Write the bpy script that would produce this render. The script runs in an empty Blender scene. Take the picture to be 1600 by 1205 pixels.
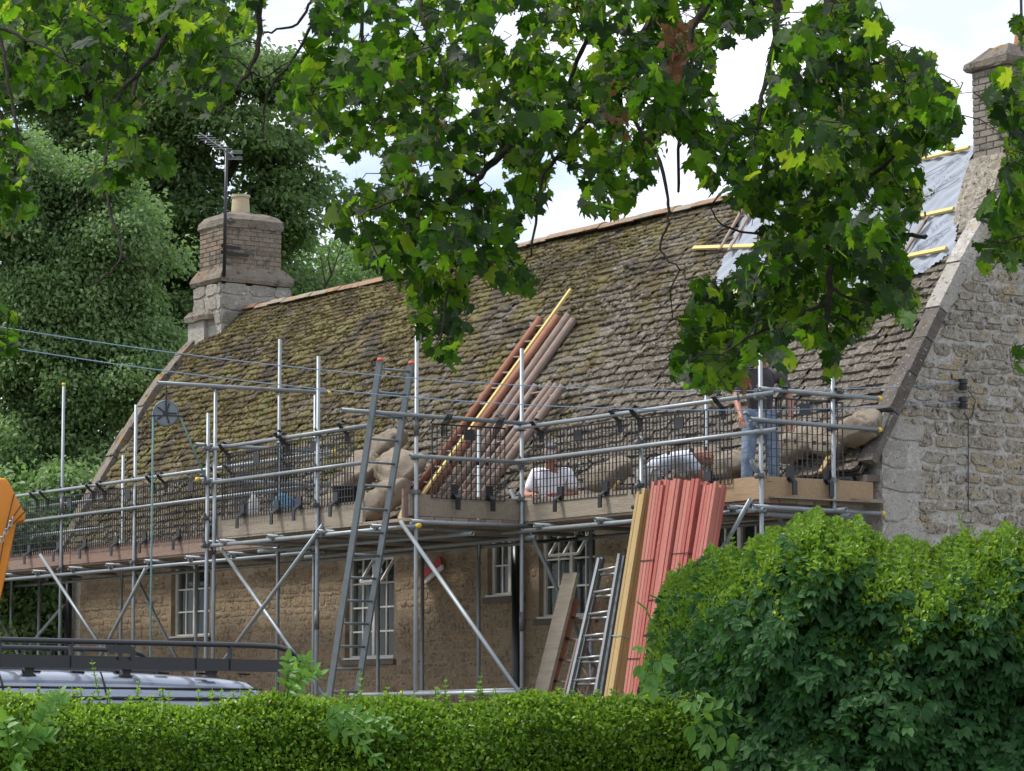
import bpy, bmesh, math, random
import numpy as np
from mathutils import Vector, Matrix, noise as mnoise
random.seed(7); rng = np.random.default_rng(7)
PI = math.pi
S = bpy.context.scene
COL = S.collection

# ------------------------------------------------------------------ camera
# world axes: x along the cottage front (near corner at x=0, far corner x=-19.3), y into the cottage, z up
FPX = 4900.; TH = math.atan(528.5/4900.)
RT = Vector((.559, .829, 0)).normalized(); WV = Vector((-.829, .559, 0)).normalized(); ZZ = Vector((0, 0, 1))
CAM = Vector((25.1, -21.62, 1.6))
FW = WV*math.cos(TH)+ZZ*math.sin(TH); UPV = -WV*math.sin(TH)+ZZ*math.cos(TH)
cd = bpy.data.cameras.new('camera'); cam = bpy.data.objects.new('camera', cd); COL.objects.link(cam)
cd.sensor_width = 36; cd.lens = FPX/1600*36; cd.clip_start = .5; cd.clip_end = 3000
mr = Matrix((RT, UPV, -FW)).transposed().to_4x4(); mr.translation = CAM
cam.matrix_world = mr
S.camera = cam

# ------------------------------------------------------------------ light
SUN_EL = math.radians(58)
sun_dir = (WV*.1 - RT*.9).normalized()*math.cos(SUN_EL)+ZZ*math.sin(SUN_EL)      # towards the sun
sl = bpy.data.lights.new('sun', 'SUN'); sl.energy = 2.0; sl.angle = math.radians(12); sl.color = (1, .96, .9)
so = bpy.data.objects.new('sun', sl); COL.objects.link(so); so.rotation_euler = sun_dir.to_track_quat('Z', 'Y').to_euler()
W = bpy.data.worlds.new('World'); S.world = W; W.use_nodes = True
nt = W.node_tree; nt.nodes.clear()
sky = nt.nodes.new('ShaderNodeTexSky'); sky.sky_type = 'NISHITA'; sky.sun_disc = False
sky.sun_elevation = SUN_EL; sky.sun_rotation = math.atan2(sun_dir.x, sun_dir.y)
tc = nt.nodes.new('ShaderNodeTexCoord')
mp = nt.nodes.new('ShaderNodeMapping'); mp.inputs['Scale'].default_value = (1, 1, 2.6); mp.inputs['Location'].default_value = (.35, .1, .22)
nz = nt.nodes.new('ShaderNodeTexNoise'); nz.inputs['Scale'].default_value = 5.5; nz.inputs['Detail'].default_value = 7; nz.inputs['Roughness'].default_value = .55
rp = nt.nodes.new('ShaderNodeValToRGB'); rp.color_ramp.elements[0].position = .36; rp.color_ramp.elements[1].position = .56
nz2 = nt.nodes.new('ShaderNodeTexNoise'); nz2.inputs['Scale'].default_value = 9; nz2.inputs['Detail'].default_value = 6
rp2 = nt.nodes.new('ShaderNodeValToRGB')
rp2.color_ramp.elements[0].position = .35; rp2.color_ramp.elements[0].color = (4.6, 5.0, 5.8, 1)
rp2.color_ramp.elements[1].position = .62; rp2.color_ramp.elements[1].color = (8.3, 8.4, 8.8, 1)
skb = nt.nodes.new('ShaderNodeMixRGB'); skb.inputs[0].default_value = .8; skb.inputs[2].default_value = (3.4, 4.3, 6.2, 1)
mx = nt.nodes.new('ShaderNodeMixRGB'); bg = nt.nodes.new('ShaderNodeBackground'); wo = nt.nodes.new('ShaderNodeOutputWorld')
L = nt.links.new
L(tc.outputs['Generated'], mp.inputs[0]); L(mp.outputs[0], nz.inputs[0]); L(mp.outputs[0], nz2.inputs[0])
L(nz.outputs[0], rp.inputs[0]); L(nz2.outputs[0], rp2.inputs[0]); L(sky.outputs[0], skb.inputs[1])
L(rp.outputs[0], mx.inputs[0]); L(skb.outputs[0], mx.inputs[1]); L(rp2.outputs[0], mx.inputs[2]); L(mx.outputs[0], bg.inputs[0]); L(bg.outputs[0], wo.inputs[0])
bg.inputs['Strength'].default_value = .096
S.view_settings.view_transform = 'Standard'; S.view_settings.look = 'None'; S.view_settings.exposure = 1.05; S.view_settings.gamma = 1
S.view_settings.use_curve_mapping = False
S.cycles.max_bounces = 8; S.cycles.transparent_max_bounces = 8

# ------------------------------------------------------------------ places in the world found along lines of sight
def ray(px, py): return FW+RT*((px-800)/FPX)+UPV*((602.5-py)/FPX)
def onY(px, py, y): d = ray(px, py); return CAM+d*((y-CAM.y)/d.y)
def onX(px, py, x): d = ray(px, py); return CAM+d*((x-CAM.x)/d.x)
def at(px, py, dep): d = ray(px, py); return CAM+d*(dep/d.dot(WV))
def prj(p):
    q = Vector(p)-CAM; f = q.dot(FW); return 800+FPX*q.dot(RT)/f, 602.5-FPX*q.dot(UPV)/f
def loc(xr, dep, z): p = CAM+RT*xr+WV*dep; return Vector((p.x, p.y, z))

# ------------------------------------------------------------------ materials
def N(nt, t, **k):
    n = nt.nodes.new(t)
    for a, v in k.items(): setattr(n, a, v)
    return n
def setramp(r, stops):
    cr = r.color_ramp
    while len(cr.elements) < len(stops): cr.elements.new(.5)
    for e, (p, c) in zip(cr.elements, stops): e.position = p; e.color = (*c, 1)
def ev(cols):
    return [(i/(len(cols)-1), c) for i, c in enumerate(cols)] if len(cols) > 1 else [(0, cols[0]), (1, cols[0])]
def rndnode(nt):
    a = N(nt, 'ShaderNodeAttribute', attribute_name='rnd'); o = N(nt, 'ShaderNodeObjectInfo')
    s = N(nt, 'ShaderNodeMath', operation='ADD'); f = N(nt, 'ShaderNodeMath', operation='FRACT')
    nt.links.new(a.outputs['Fac'], s.inputs[0]); nt.links.new(o.outputs['Random'], s.inputs[1]); nt.links.new(s.outputs[0], f.inputs[0])
    return f.outputs[0]
def mat(name, cols, scale=4, rnd=.5, rough=.85, metal=0, bump=.3, bscale=40, stretch=None, spots=None, trans=None, tfac=.4, spec=.5, detail=6, extra=None, coat=0):
    m = bpy.data.materials.new(name); m.use_nodes = True; nt = m.node_tree; nt.nodes.clear(); l = nt.links.new
    out = N(nt, 'ShaderNodeOutputMaterial'); b = N(nt, 'ShaderNodeBsdfPrincipled')
    b.inputs['Roughness'].default_value = rough; b.inputs['Metallic'].default_value = metal; b.inputs['Specular IOR Level'].default_value = spec
    b.inputs['Coat Weight'].default_value = coat
    g = N(nt, 'ShaderNodeNewGeometry'); vec = g.outputs['Position']
    if stretch:
        tcn = N(nt, 'ShaderNodeTexCoord'); mpn = N(nt, 'ShaderNodeMapping'); mpn.inputs['Scale'].default_value = stretch
        l(tcn.outputs['Object'], mpn.inputs[0]); vec = mpn.outputs[0]
    n1 = N(nt, 'ShaderNodeTexNoise'); n1.inputs['Scale'].default_value = scale; n1.inputs['Detail'].default_value = detail; n1.inputs['Roughness'].default_value = .65; l(vec, n1.inputs[0])
    mr_ = N(nt, 'ShaderNodeMapRange'); mr_.inputs[1].default_value = .3; mr_.inputs[2].default_value = .7; l(n1.outputs[0], mr_.inputs[0])
    mixf = N(nt, 'ShaderNodeMix'); mixf.inputs[0].default_value = rnd; l(mr_.outputs[0], mixf.inputs[2]); l(rndnode(nt), mixf.inputs[3])
    r = N(nt, 'ShaderNodeValToRGB'); setramp(r, ev(cols)); l(mixf.outputs[0], r.inputs[0]); c = r.outputs[0]
    for sp in (spots or []):            # (colour, noise scale, low, high)
        n2 = N(nt, 'ShaderNodeTexNoise'); n2.inputs['Scale'].default_value = sp[1]; n2.inputs['Detail'].default_value = 8; n2.inputs['Roughness'].default_value = .7
        of = N(nt, 'ShaderNodeVectorMath', operation='ADD'); of.inputs[1].default_value = (sp[2]*17, sp[1]*3.1, 5); l(vec, of.inputs[0]); l(of.outputs[0], n2.inputs[0])
        m2 = N(nt, 'ShaderNodeMapRange'); m2.inputs[1].default_value = sp[2]; m2.inputs[2].default_value = sp[3]; l(n2.outputs[0], m2.inputs[0])
        mc = N(nt, 'ShaderNodeMixRGB'); mc.inputs[2].default_value = (*sp[0], 1); l(m2.outputs[0], mc.inputs[0]); l(c, mc.inputs[1]); c = mc.outputs[0]
    if extra: c = extra(nt, c, g.outputs['Position'])
    l(c, b.inputs['Base Color'])
    if bump:
        nb = N(nt, 'ShaderNodeTexNoise'); nb.inputs['Scale'].default_value = bscale; nb.inputs['Detail'].default_value = 8; nb.inputs['Roughness'].default_value = .7; l(vec, nb.inputs[0])
        bp = N(nt, 'ShaderNodeBump'); bp.inputs['Strength'].default_value = bump; bp.inputs['Distance'].default_value = .045; l(nb.outputs[0], bp.inputs['Height']); l(bp.outputs[0], b.inputs['Normal'])
    sh = b.outputs[0]
    if trans:
        tr = N(nt, 'ShaderNodeBsdfTranslucent'); rt = N(nt, 'ShaderNodeValToRGB'); setramp(rt, ev(trans)); l(mixf.outputs[0], rt.inputs[0]); l(rt.outputs[0], tr.inputs[0])
        ms = N(nt, 'ShaderNodeMixShader'); ms.inputs[0].default_value = tfac; l(sh, ms.inputs[1]); l(tr.outputs[0], ms.inputs[2]); sh = ms.outputs[0]
    l(sh, out.inputs[0]); return m
def moss_extra(nt, c, pos):
    """moss spreads over the slates, thick at the far end and along the top, almost gone by the near verge"""
    l = nt.links.new
    sx = N(nt, 'ShaderNodeSeparateXYZ'); l(pos, sx.inputs[0])
    gx = N(nt, 'ShaderNodeMapRange'); gx.inputs[1].default_value = -1.5; gx.inputs[2].default_value = -15; gx.inputs[3].default_value = -.055; gx.inputs[4].default_value = .155; l(sx.outputs[0], gx.inputs[0])
    gz = N(nt, 'ShaderNodeMapRange'); gz.inputs[1].default_value = 4.8; gz.inputs[2].default_value = 7.6; gz.inputs[3].default_value = -.05; gz.inputs[4].default_value = .09; l(sx.outputs[2], gz.inputs[0])
    n = N(nt, 'ShaderNodeTexNoise'); n.inputs['Scale'].default_value = 1.6; n.inputs['Detail'].default_value = 10; n.inputs['Roughness'].default_value = .78; l(pos, n.inputs[0])
    a = N(nt, 'ShaderNodeMath', operation='ADD'); l(gx.outputs[0], a.inputs[0]); l(gz.outputs[0], a.inputs[1])
    a2 = N(nt, 'ShaderNodeMath', operation='ADD'); l(a.outputs[0], a2.inputs[0]); l(n.outputs[0], a2.inputs[1])
    m = N(nt, 'ShaderNodeMapRange'); m.inputs[1].default_value = .55; m.inputs[2].default_value = .62; l(a2.outputs[0], m.inputs[0])
    n3 = N(nt, 'ShaderNodeTexNoise'); n3.inputs['Scale'].default_value = 1.7; n3.inputs['Detail'].default_value = 8; l(pos, n3.inputs[0])
    r = N(nt, 'ShaderNodeValToRGB'); setramp(r, [(.36, (.035, .025, .012)), (.48, (.11, .078, .022)), (.58, (.165, .13, .026)), (.68, (.14, .14, .026))]); l(n3.outputs[0], r.inputs[0])
    x = N(nt, 'ShaderNodeMixRGB'); mm_ = N(nt, 'ShaderNodeMath', operation='MULTIPLY'); mm_.inputs[1].default_value = .88; l(m.outputs[0], mm_.inputs[0]); l(mm_.outputs[0], x.inputs[0]); l(c, x.inputs[1]); l(r.outputs[0], x.inputs[2]); c = x.outputs[0]
    for sc_, a_, b_, cc in ((26, .6, .66, (.46, .43, .35)), (15, .57, .66, (.035, .026, .016))):      # bare chips of stone and dark crumbs among the moss
        n4 = N(nt, 'ShaderNodeTexNoise'); n4.inputs['Scale'].default_value = sc_; n4.inputs['Detail'].default_value = 6; n4.inputs['Roughness'].default_value = .7; l(pos, n4.inputs[0])
        m4 = N(nt, 'ShaderNodeMapRange'); m4.inputs[1].default_value = a_; m4.inputs[2].default_value = b_; l(n4.outputs[0], m4.inputs[0]); y_ = N(nt, 'ShaderNodeMixRGB'); y_.inputs[2].default_value = (*cc, 1); l(m4.outputs[0], y_.inputs[0]); l(c, y_.inputs[1]); c = y_.outputs[0]
    return c

M = {}
M['slate'] = mat('stone_slate', [(.05, .04, .03), (.12, .097, .07), (.21, .175, .13), (.34, .3, .24)], scale=20, rnd=.4, bump=1, bscale=40, spots=[((.6, .58, .52), 34, .59, .64), ((.025, .02, .015), 22, .56, .63)], extra=moss_extra)
M['moss'] = mat('moss', [(.04, .03, .013), (.1, .072, .022), (.15, .12, .026), (.12, .125, .028)], scale=1.6, rnd=.35, bump=1, bscale=120, rough=1)
M['ridge'] = mat('ridge_tile', [(.24, .12, .07), (.3, .19, .12), (.27, .23, .17), (.33, .29, .22)], scale=3, rnd=.75, spots=[((.36, .19, .05), 6, .57, .64), ((.1, .09, .05), 9, .54, .64)], bump=.6)
M['gstone'] = mat('limestone', [(.12, .095, .07), (.27, .23, .175), (.4, .36, .29), (.5, .47, .41)], scale=18, rnd=.25, bump=1, bscale=26, spots=[((.44, .32, .16), 2.6, .54, .64), ((.66, .64, .6), 30, .58, .64), ((.05, .042, .033), 20, .56, .61)])
M['gmortar'] = mat('lime_mortar', [(.3, .27, .23), (.49, .455, .4), (.62, .59, .54)], scale=14, rnd=0, bump=1, bscale=24, spots=[((.08, .07, .055), 22, .58, .63), ((.42, .34, .22), 2.2, .54, .64), ((.7, .68, .64), 30, .6, .66)])
M['quoin'] = mat('quoin_stone', [(.3, .27, .225), (.42, .39, .34), (.5, .475, .42)], scale=9, rnd=.35, bump=1, bscale=28, spots=[((.6, .58, .54), 22, .58, .65), ((.1, .09, .07), 24, .59, .64)])
M['fstone'] = mat('ironstone', [(.12, .088, .055), (.21, .158, .095), (.3, .23, .14), (.32, .205, .105), (.32, .26, .185)], scale=14, rnd=.35, bump=1, bscale=22, spots=[((.07, .055, .04), 16, .56, .63), ((.42, .35, .25), 20, .56, .63)])
M['fmortar'] = mat('ochre_mortar', [(.19, .145, .09), (.31, .24, .155), (.39, .315, .215)], scale=3.2, rnd=0, bump=1, bscale=20, spots=[((.1, .08, .055), 1.7, .56, .66)])
M['coping'] = mat('lichened_coping', [(.06, .05, .042), (.12, .1, .085), (.18, .155, .13)], scale=8, rnd=.4, bump=1, bscale=26, spots=[((.55, .54, .5), 26, .6, .64), ((.1, .08, .03), 5, .54, .64)])
M['brick'] = mat('buff_brick', [(.14, .11, .08), (.21, .165, .12), (.27, .215, .155), (.25, .165, .11), (.31, .26, .195)], scale=8, rnd=.7, bump=.6, bscale=60, spots=[((.09, .08, .06), 5, .52, .62)])
M['brick2'] = mat('weathered_grey_brick', [(.14, .12, .095), (.21, .18, .145), (.26, .23, .19), (.22, .17, .13)], scale=8, rnd=.6, bump=.6, bscale=60, spots=[((.08, .07, .055), 5, .53, .63)])
M['bmortar'] = mat('brick_mortar', [(.17, .15, .12), (.25, .22, .185)], scale=6, rnd=0, bump=.4)
M['cap'] = mat('lichen_cap', [(.15, .12, .09), (.24, .2, .155), (.31, .27, .215)], scale=6, rnd=.3, bump=1, spots=[((.36, .19, .03), 5, .57, .62), ((.07, .06, .05), 8, .54, .62)])
M['pot'] = mat('buff_clay', [(.42, .33, .2), (.52, .43, .28)], scale=9, rnd=0, bump=.3)
M['rpot'] = mat('red_clay', [(.3, .12, .07), (.4, .18, .1)], scale=9, rnd=0, bump=.3)
M['steel'] = mat('galvanised_steel', [(.16, .18, .185), (.23, .255, .265), (.3, .33, .34)], scale=7, rnd=.55, rough=.45, metal=.3, bump=.05, bscale=80, spots=[((.12, .12, .12), 12, .6, .68), ((.2, .14, .09), 3, .64, .7)])
M['clip'] = mat('coupler_steel', [(.07, .07, .07), (.14, .14, .14), (.22, .22, .21)], scale=25, rnd=.5, rough=.5, metal=.4, bump=.2, spots=[((.16, .1, .05), 20, .58, .66)])
M['unlit'] = mat('unlit_room_black', [(.02, .02, .02)], bump=0)  # flat black standing in for the unlit rooms behind the windows
M['yellow'] = mat('yellow_plastic', [(.65, .45, .04)], rough=.5, bump=0)
M['board'] = mat('scaffold_board', [(.2, .165, .12), (.28, .235, .175), (.34, .29, .22)], scale=3, rnd=.35, stretch=(1, 9, 9), bump=.4, bscale=14, spots=[((.12, .09, .06), 5, .62, .69)])
M['board2'] = mat('new_board', [(.25, .165, .09), (.33, .225, .125), (.38, .275, .165)], scale=3, rnd=.3, stretch=(1, 9, 9), bump=.3, bscale=12, spots=[((.14, .07, .035), 6, .64, .69)])
M['board3'] = mat('reddish_board', [(.18, .12, .09), (.24, .16, .12), (.29, .2, .15)], scale=3, rnd=.3, stretch=(1, 9, 9), bump=.3, bscale=12, spots=[((.1, .06, .045), 5, .6, .68)])
M['pine'] = mat('pale_batten', [(.3, .2, .08), (.4, .28, .12), (.46, .34, .16)], scale=4, rnd=.6, stretch=(12, 12, 1), bump=.15, spots=[((.22, .12, .05), 7, .64, .7)])
M['pink'] = mat('red_treated_batten', [(.33, .075, .06), (.42, .12, .095), (.46, .19, .14), (.38, .09, .08)], scale=5, rnd=.8, stretch=(14, 14, .8), bump=.4, bscale=20, spots=[((.17, .045, .03), 8, .63, .69), ((.5, .28, .2), 3, .6, .7)])
M['lath'] = mat('yellow_lath', [(.58, .43, .15), (.68, .53, .22)], scale=6, rnd=.4, bump=.1)
M['pole'] = mat('weathered_pole', [(.17, .125, .1), (.24, .175, .14), (.3, .225, .185)], scale=9, rnd=.4, bump=.3, spots=[((.09, .05, .03), 14, .64, .68)])
M['rpole'] = mat('red_brown_pole', [(.22, .085, .05), (.3, .125, .075), (.34, .165, .11)], scale=8, rnd=.4, bump=.3, spots=[((.12, .05, .03), 14, .64, .68)])
M['alu'] = mat('aluminium', [(.3, .31, .31), (.42, .43, .43)], scale=20, rnd=.4, rough=.4, metal=.6, bump=.05)
M['black'] = mat('black_plastic', [(.012, .012, .013), (.022, .022, .024)], scale=8, rnd=.3, rough=.45, bump=0)
M['pipe'] = mat('black_pipe_paint', [(.006, .006, .007), (.012, .012, .013)], rough=.35, bump=0)
M['white'] = mat('white_frame_paint', [(.5, .485, .44), (.64, .62, .57)], scale=9, rnd=.2, rough=.5, bump=.1)
M['sill'] = mat('sill_stone', [(.09, .075, .06), (.16, .13, .1)], scale=9, bump=.5)
M['curtain'] = mat('curtain_cloth', [(.42, .43, .4), (.55, .55, .5)], scale=5, rnd=.3, stretch=(14, 14, .6), bump=.4, bscale=4)
M['sack'] = mat('hessian', [(.26, .205, .145), (.35, .285, .21), (.42, .355, .27)], scale=6, rnd=.35, bump=1, bscale=60, spots=[((.19, .14, .095), 5, .54, .64)])
M['film'] = mat('grey_membrane', [(.24, .265, .3), (.28, .305, .345), (.32, .35, .39)], scale=2, rnd=.1, rough=.75, bump=.3, bscale=4, spec=.2)
M['ink'] = mat('grey_print', [(.13, .15, .19)], bump=0)
M['rope'] = mat('blue_green_rope', [(.16, .33, .34), (.3, .5, .5)], scale=60, rnd=0, bump=.5)
M['cable'] = mat('blue_grey_cable', [(.2, .27, .38)], bump=0)
M['orange'] = mat('orange_plastic', [(.62, .2, .006), (.68, .24, .008)], scale=3, rough=.4, bump=.05)
M['van'] = mat('silver_grey_van_paint', [(.27, .3, .37), (.29, .32, .39)], scale=2, rnd=0, rough=.25, metal=.35, bump=0, coat=.5)
M['rubber'] = mat('black_rubber', [(.015, .015, .016)], rough=.7, bump=0)
M['rack'] = mat('black_powder_coat', [(.016, .017, .02)], rough=.4, bump=0)
M['skin'] = mat('skin', [(.32, .14, .09), (.4, .19, .125)], scale=12, rnd=0, rough=.55, bump=.05)
M['hair'] = mat('grey_hair', [(.3, .28, .26), (.45, .43, .4)], scale=60, rnd=0, bump=.3)
M['stripe'] = mat('striped_white_shirt', [(.66, .66, .74), (.78, .78, .82)], scale=3, rnd=0, bump=.4, bscale=10)
M['shirt2'] = mat('pale_blue_grey_shirt', [(.48, .53, .6), (.62, .66, .72)], scale=4, rnd=0, bump=.4, bscale=9)
M['dark'] = mat('charcoal_shirt', [(.045, .04, .045), (.08, .07, .075)], scale=5, rnd=0, bump=.4, bscale=12)
M['jeans'] = mat('blue_jeans', [(.12, .17, .25), (.2, .27, .37), (.3, .37, .47)], scale=9, rnd=0, bump=.8, bscale=14)
M['trouser'] = mat('pale_trousers', [(.45, .42, .38), (.55, .53, .5)], scale=7, rnd=0, bump=.4, bscale=12)
M['greycap'] = mat('grey_cap', [(.1, .1, .11), (.17, .17, .18)], scale=12, rnd=0, bump=.2)
M['red'] = mat('red_paint', [(.35, .02, .03)], rough=.5, bump=0)
M['endcap'] = mat('orange_rubber', [(.6, .1, .05)], rough=.6, bump=0)
M['bark'] = mat('maple_bark', [(.022, .016, .012), (.05, .036, .027), (.08, .06, .045)], scale=22, rnd=.2, bump=.8, bscale=50)
M['twig'] = mat('dark_hedge_core', [(.012, .01, .006), (.03, .022, .013)], scale=12, rnd=.2, bump=.8)  # brown of inner twigs, with the shade between leaves put into the colour
M['maple'] = mat('maple_leaf', [(.008, .02, .005), (.014, .034, .007), (.026, .06, .01), (.07, .12, .018)], scale=1.6, rnd=.7, rough=.44, bump=.2, bscale=40, trans=[(.02, .055, .004), (.06, .17, .008), (.2, .46, .014), (.8, .98, .05)], tfac=.5, spec=.38)
M['dead'] = mat('dead_maple_leaf', [(.13, .06, .03), (.2, .095, .045)], scale=5, rnd=.7, bump=.3, trans=[(.2, .08, .03), (.28, .12, .05)], tfac=.3)
M['seed'] = mat('maple_seed', [(.14, .16, .05), (.25, .24, .1), (.25, .14, .07)], scale=5, rnd=.8, bump=0, trans=[(.3, .35, .08), (.4, .3, .1)], tfac=.3)
M['treeA'] = mat('dark_tree_leaf', [(.065, .105, .045), (.115, .175, .07), (.17, .24, .095)], scale=.45, rnd=.5, rough=.5, bump=0, trans=[(.17, .3, .07), (.34, .52, .13)], tfac=.45, spec=.3)
M['treeB'] = mat('pale_tree_leaf', [(.085, .15, .06), (.14, .225, .085), (.21, .3, .12), (.3, .38, .18)], scale=.5, rnd=.5, rough=.5, bump=0, trans=[(.15, .32, .07), (.34, .52, .13)], tfac=.4)
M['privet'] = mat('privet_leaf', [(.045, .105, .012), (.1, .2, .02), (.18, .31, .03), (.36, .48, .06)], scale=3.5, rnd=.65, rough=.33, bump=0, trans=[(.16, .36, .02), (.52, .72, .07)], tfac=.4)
M['privet2'] = mat('privet_leaf_painted_shade', [(.018, .06, .01), (.035, .095, .015), (.06, .14, .02)], scale=3, rnd=.7, rough=.35, bump=0, trans=[(.06, .2, .015), (.15, .34, .03)], tfac=.3)  # darker copy of the privet leaf, shade of the hedge face put into its colour
M['creeper'] = mat('creeper_leaf', [(.018, .066, .018), (.036, .105, .027), (.062, .145, .04)], scale=4, rnd=.75, rough=.55, bump=.2, bscale=60, trans=[(.05, .19, .025), (.12, .34, .04)], tfac=.3, spec=.28)
M['elder'] = mat('elder_leaf', [(.08, .2, .03), (.13, .28, .04)], scale=4, rnd=.7, rough=.45, bump=.1, trans=[(.2, .45, .04), (.35, .55, .05)], tfac=.35)
M['gravel'] = mat('gravel_drive', [(.16, .14, .11), (.26, .23, .19)], scale=30, rnd=0, bump=1, bscale=60)
M['grass'] = mat('meadow_grass', [(.04, .07, .02), (.07, .11, .03)], scale=2, rnd=0, bump=.6)
def glass():
    m = bpy.data.materials.new('window_glass'); m.use_nodes = True; nt = m.node_tree; b = nt.nodes['Principled BSDF']
    b.inputs['Base Color'].default_value = (.03, .05, .042, 1); b.inputs['Roughness'].default_value = .06; b.inputs['Alpha'].default_value = .55
    return m
M['glass'] = glass()

# ------------------------------------------------------------------ object helpers
def setpar(o, p, world=True):
    o.parent = p
    if world and p.type == 'EMPTY': o.matrix_parent_inverse = p.matrix_basis.inverted()
def tag(o, label=None, cat=None, group=None, kind=None):
    if label: o['label'] = label
    if cat: o['category'] = cat
    if group: o['group'] = group
    if kind: o['kind'] = kind
    return o
def thing(name, label, cat, p=(0, 0, 0), rz=0, group=None):
    o = bpy.data.objects.new(name, None); COL.objects.link(o); o.matrix_basis = Matrix.Translation(p) @ Matrix.Rotation(rz, 4, 'Z'); o.empty_display_size = .2
    return tag(o, label, cat, group)
def link(name, me, m, parent=None, world=True, mw=None):
    o = bpy.data.objects.new(name, me); COL.objects.link(o)
    if m is not None and not me.materials: me.materials.append(m)
    if mw is not None: o.matrix_basis = mw
    if parent is not None: setpar(o, parent, world)
    return o
def copy_tree(o, parent=None):
    c = o.copy(); COL.objects.link(c); c.parent = parent
    for ch in list(o.children): copy_tree(ch, c)
    return c
def shade(me, on=True):
    me.polygons.foreach_set('use_smooth', [on]*len(me.polygons))

class MB:
    def __init__(s): s.v = []; s.f = []; s.r = []
    def add(s, v, f, r=0.):
        n = len(s.v); s.v += [tuple(q) for q in v]; s.f += [tuple(i+n for i in q) for q in f]; s.r += [r]*len(v); return s
    def box(s, a, b, r=0.):
        x0, y0, z0 = a; x1, y1, z1 = b
        return s.add([(x0,y0,z0),(x1,y0,z0),(x1,y1,z0),(x0,y1,z0),(x0,y0,z1),(x1,y0,z1),(x1,y1,z1),(x0,y1,z1)], [(0,3,2,1),(4,5,6,7),(0,1,5,4),(1,2,6,5),(2,3,7,6),(3,0,4,7)], r)
    def bar(s, p, q, w, h, up=ZZ, r=0., bev=0):
        p = Vector(p); q = Vector(q); d = (q-p).normalized(); a = d.cross(Vector(up)).normalized()*w/2; b = a.cross(d).normalized()*h/2
        vs = [p-a-b, p+a-b, p+a+b, p-a+b, q-a-b, q+a-b, q+a+b, q-a+b]
        return s.add(vs, [(3,2,1,0),(4,5,6,7),(0,1,5,4),(1,2,6,5),(2,3,7,6),(3,0,4,7)], r)
    def tube(s, pts, r0, n=10, r1=None, caps=True, hollow=False, rr=0.):
        pts = [Vector(p) for p in pts]; r1 = r0 if r1 is None else r1; K = len(pts); vs = []; fs = []
        d0 = (pts[1]-pts[0]).normalized(); a = d0.orthogonal().normalized()
        for i, p in enumerate(pts):
            d = (pts[min(i+1, K-1)]-pts[max(i-1, 0)]).normalized(); a = (a-d*a.dot(d)).normalized(); b = d.cross(a)
            rad = r0[i] if isinstance(r0, (list, tuple)) else r0+(r1-r0)*i/(K-1)
            vs += [p+(a*math.cos(t)+b*math.sin(t))*rad for t in [2*PI*j/n for j in range(n)]]
        for i in range(K-1): fs += [(i*n+j, i*n+(j+1) % n, (i+1)*n+(j+1) % n, (i+1)*n+j) for j in range(n)]
        if hollow:          # an open end of a scaffold tube: lip and a short bore at both ends
            for e, sgn in ((0, 1), (K-1, -1)):
                d = (pts[1]-pts[0]).normalized() if e == 0 else (pts[-2]-pts[-1]).normalized(); c = pts[e]; o = len(vs)
                ring = [vs[e*n+j] for j in range(n)]
                vs += [c+(q-c)*.8 for q in ring]+[c+(q-c)*.8+d*.08 for q in ring]
                for j in range(n):
                    k = (j+1) % n
                    A = (e*n+j, e*n+k, o+k, o+j); B = (o+j, o+k, o+n+k, o+n+j)
                    fs += [A, B] if e else [A[::-1], B[::-1]]
                C = tuple(o+n+j for j in range(n)); fs.append(C if e else C[::-1])
        elif caps: fs += [tuple(range(n))[::-1], tuple((K-1)*n+j for j in range(n))]
        return s.add(vs, fs, rr)
    def build(s, name, m, parent=None, world=True, smooth=False, **tg):
        me = bpy.data.meshes.new(name); me.from_pydata(s.v, [], s.f); me.update()
        a = me.attributes.new('rnd', 'FLOAT', 'POINT'); a.data.foreach_set('value', s.r)
        if smooth: shade(me)
        o = link(name, me, m, parent, world)
        return tag(o, **tg)

def mesh_np(name, V, loops, starts, rnd, smooth=False):
    me = bpy.data.meshes.new(name); me.vertices.add(len(V)); me.vertices.foreach_set('co', np.ascontiguousarray(V, np.float32).ravel())
    me.loops.add(len(loops)); me.loops.foreach_set('vertex_index', loops.astype(np.int32))
    me.polygons.add(len(starts)); me.polygons.foreach_set('loop_start', starts.astype(np.int32))
    me.update(calc_edges=True)
    a = me.attributes.new('rnd', 'FLOAT', 'POINT'); a.data.foreach_set('value', rnd.astype(np.float32))
    if smooth: me.polygons.foreach_set('use_smooth', np.ones(len(starts), bool))
    return me
def joined(name, tmpl, which, mats, rnd, smooth=False):
    Vs = []; Ls = []; Ss = []; Rs = []; vo = lo = 0
    for t, (V, F) in enumerate(tmpl):
        idx = np.where(which == t)[0]
        if not len(idx): continue
        V = np.asarray(V, float); A = mats[idx]; n = len(idx)
        P = np.einsum('nij,vj->nvi', A[:, :3, :3], V)+A[:, None, :3, 3]
        lp = np.concatenate([np.array(f) for f in F]); st = np.cumsum([0]+[len(f) for f in F[:-1]])
        Vs.append(P.reshape(-1, 3)); Ls.append((lp[None]+vo+np.arange(n)[:, None]*len(V)).ravel()); Ss.append((st[None]+lo+np.arange(n)[:, None]*len(lp)).ravel())
        Rs.append(np.repeat(rnd[idx], len(V))); vo += n*len(V); lo += n*len(lp)
    return mesh_np(name, np.concatenate(Vs), np.concatenate(Ls), np.concatenate(Ss), np.concatenate(Rs), smooth)
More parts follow.
